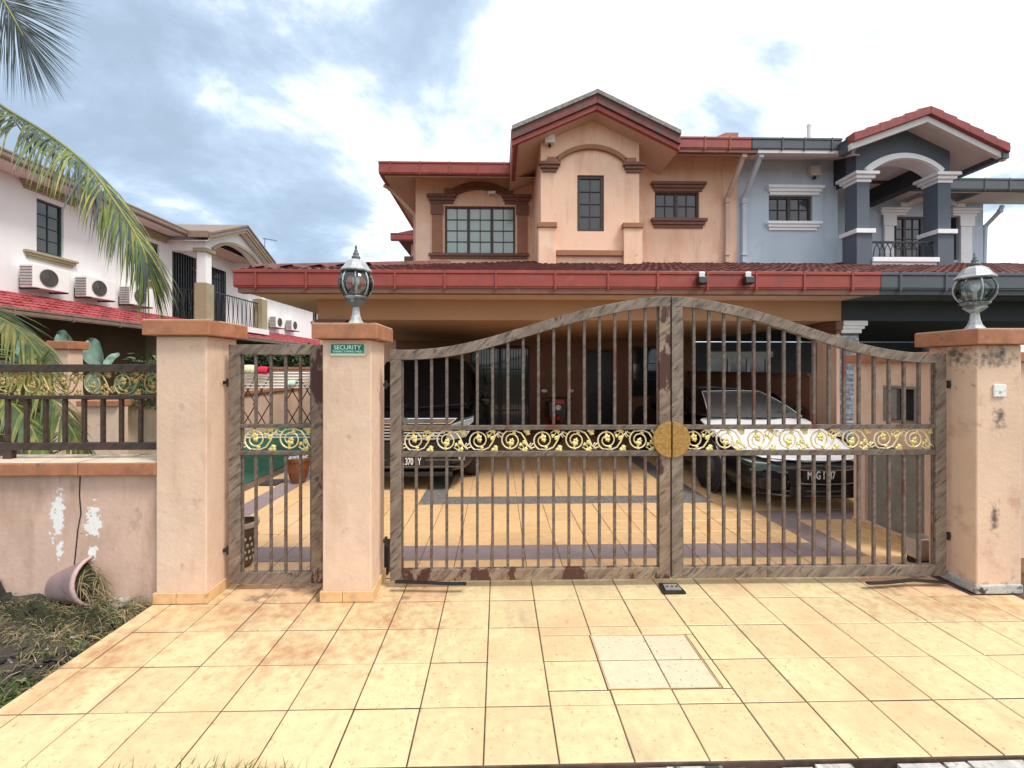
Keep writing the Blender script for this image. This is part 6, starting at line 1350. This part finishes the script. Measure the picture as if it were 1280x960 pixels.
for i in range(170):
    a = random.uniform(0, 6.28); r_ = random.uniform(0, .14); p0 = mouth + Rm @ Vector((r_ * math.cos(a), r_ * math.sin(a), 0)); leaflet(b, p0, axd + Vector((random.gauss(0, .6), random.gauss(0, .6), random.gauss(0, .5) + .2)), random.uniform(.06, .26), .0032, 2.2, Vector((random.uniform(-1, 1), random.uniform(-1, 1), .3)), 5)
b.build('dead_roots', 'dry', fp)
for q, r_, lb in ((45, 790, 'pale dry grass tuft in front of the dark soil'), (105, 798, 'dry grass tuft below the fallen pot'), (28, 775, 'dry grass tuft on the moss by the left edge'), (75, 775, 'small dry tuft beside the fallen pot')):
    b = MB(); x_, y_ = gp(q, r_); tuft(b, (x_, y_, GRD), 90, .16, .75, .003); b.build('dry_grass_tuft', 'dry', label=lb, cat='grass tuft', group='dry grass tufts in the corner')
# ground cover along the driveway's left edge and bottom edge
b = MB()
for i in range(4200):
    y_ = random.uniform(1.5, 3.0); x_ = DL - .01 - abs(random.gauss(0, .13)); green = y_ < 2.25 and random.random() < .75
    b.cur = 1 if green else 0
    leaflet(b, (x_, y_, GRD), Vector((random.gauss(0, .8), random.gauss(0, .8), .7)), random.uniform(.03, .09), .0028, 1.6, Vector((random.uniform(-1, 1), random.uniform(-1, 1), .3)), 3)
for i in range(5000):
    y_ = random.uniform(1.4, 2.35); x_ = random.uniform(-3.4, DL - .02); b.cur = 1 if random.random() < .8 else 0
    leaflet(b, (x_, y_, GRD + random.uniform(0, .05)), Vector((random.gauss(0, .6), random.gauss(0, .6), .8)), random.uniform(.04, .10), .003, 1.2, Vector((random.uniform(-1, 1), random.uniform(-1, 1), .3)), 3)
for i in range(2200):
    b.cur = 1 if random.random() < .85 else 0; u = random.random()
    x_ = random.gauss(-1.05, .12) if u < .45 else random.gauss(-1.35, .16) if u < .8 else random.uniform(-2.4, -.6); y_ = random.uniform(1.60, DF - .01)
    leaflet(b, (x_, y_, -.04), Vector((random.gauss(0, .45), random.gauss(0, .4), .9)), random.uniform(.05, .12), .003, 1.0, Vector((random.uniform(-1, 1), random.uniform(-1, 1), .3)), 3)
for i in range(500):
    y_ = random.uniform(3.0, 3.08); x_ = random.uniform(-3.6, DL); b.cur = 0 if random.random() < .7 else 1
    leaflet(b, (x_, y_, GRD), Vector((random.gauss(0, .5), random.gauss(0, .5), .8)), random.uniform(.03, .08), .003, 1.5, Vector((random.uniform(-1, 1), random.uniform(-1, 1), .3)), 3)
for i in range(2600):
    q, r_ = random.choice(((50, 785), (20, 785), (112, 785), (75, 790), (5, 775))); x_, y_ = gp(q + random.gauss(0, 22), r_ + random.gauss(0, 9))
    if x_ > DL - .03 or y_ > 3.07: continue
    b.cur = 2; leaflet(b, (x_, y_, GRD + random.uniform(.02, .13)), Vector((random.gauss(0, .9), random.gauss(0, .9), .7)), random.uniform(.012, .035), .003, 1.5, Vector((random.uniform(-1, 1), random.uniform(-1, 1), .3)), 2)
for i in range(9000):
    q, r_ = random.uniform(-60, 185), 742 + abs(random.gauss(0, 45)); x_, y_ = gp(q, r_)
    if x_ > DL - .02 or y_ > 3.07: continue
    b.cur = 0 if random.random() < .78 else 1
    leaflet(b, (x_, y_, GRD + random.uniform(.01, .10)), Vector((random.gauss(0, .9), random.gauss(0, .9), .45)), random.uniform(.03, .13), .0026, 2.0, Vector((random.uniform(-1, 1), random.uniform(-1, 1), .3)), 3)
b.build('ground_grass', ['dry', 'grass', 'moss_b'], kind='stuff')

# hanging flower pot on the white balcony, aerial on its roof
hq = U(249.5, 338, 14.45); hp_ = thing('hanging_planter', (hq.x, hq.y, hq.z - .16), 'white hanging flower pot with yellow blooms on the white balcony', 'planter')
MB().lathe([(.06, -.16), (.11, -.02), (.12, 0), (.10, 0), (.09, -.03)], hq, 14).build('pot', 'white', hp_, smooth=True)
fl = MB()
for i in range(120):
    fl.cur = random.choice((0, 1, 1)); u = Vector((random.gauss(0, .1), random.gauss(0, .1), abs(random.gauss(.06, .06)))); leaflet(fl, hq + u, Vector((random.uniform(-1, 1), random.uniform(-1, 1), .3)), .07, .018, .4, Vector((0, 0, 1)), 2)
fl.build('flowers', ['gold_leaf', 'foliage'], hp_); MB().tube([hq + Vector((0, 0, .0)), hq + Vector((0, 0, .75))], .006, 5).build('wire', 'black', hp_)
aq = U(331, 299, 17.5); an = thing('aerial', (aq.x, aq.y, aq.z - .9), 'thin television aerial on the roof of the white house', 'aerial')
MB().tube([aq + Vector((0, 0, -.9)), aq + Vector((0, 0, .05))], .012, 6).build('mast', 'dark_iron', an); MB().tube([aq + Vector((-.1, 0, .03)), aq + Vector((.5, 0, -.06))], .008, 5).build('boom', 'dark_iron', an)
for i in range(5): MB().tube([aq + Vector((.1 * i, -.16, .015 - .015 * i)), aq + Vector((.1 * i, .16, .015 - .015 * i))], .006, 4).build('element', 'dark_iron', an)
S.render.film_transparent = False
S.cycles.max_bounces = 6
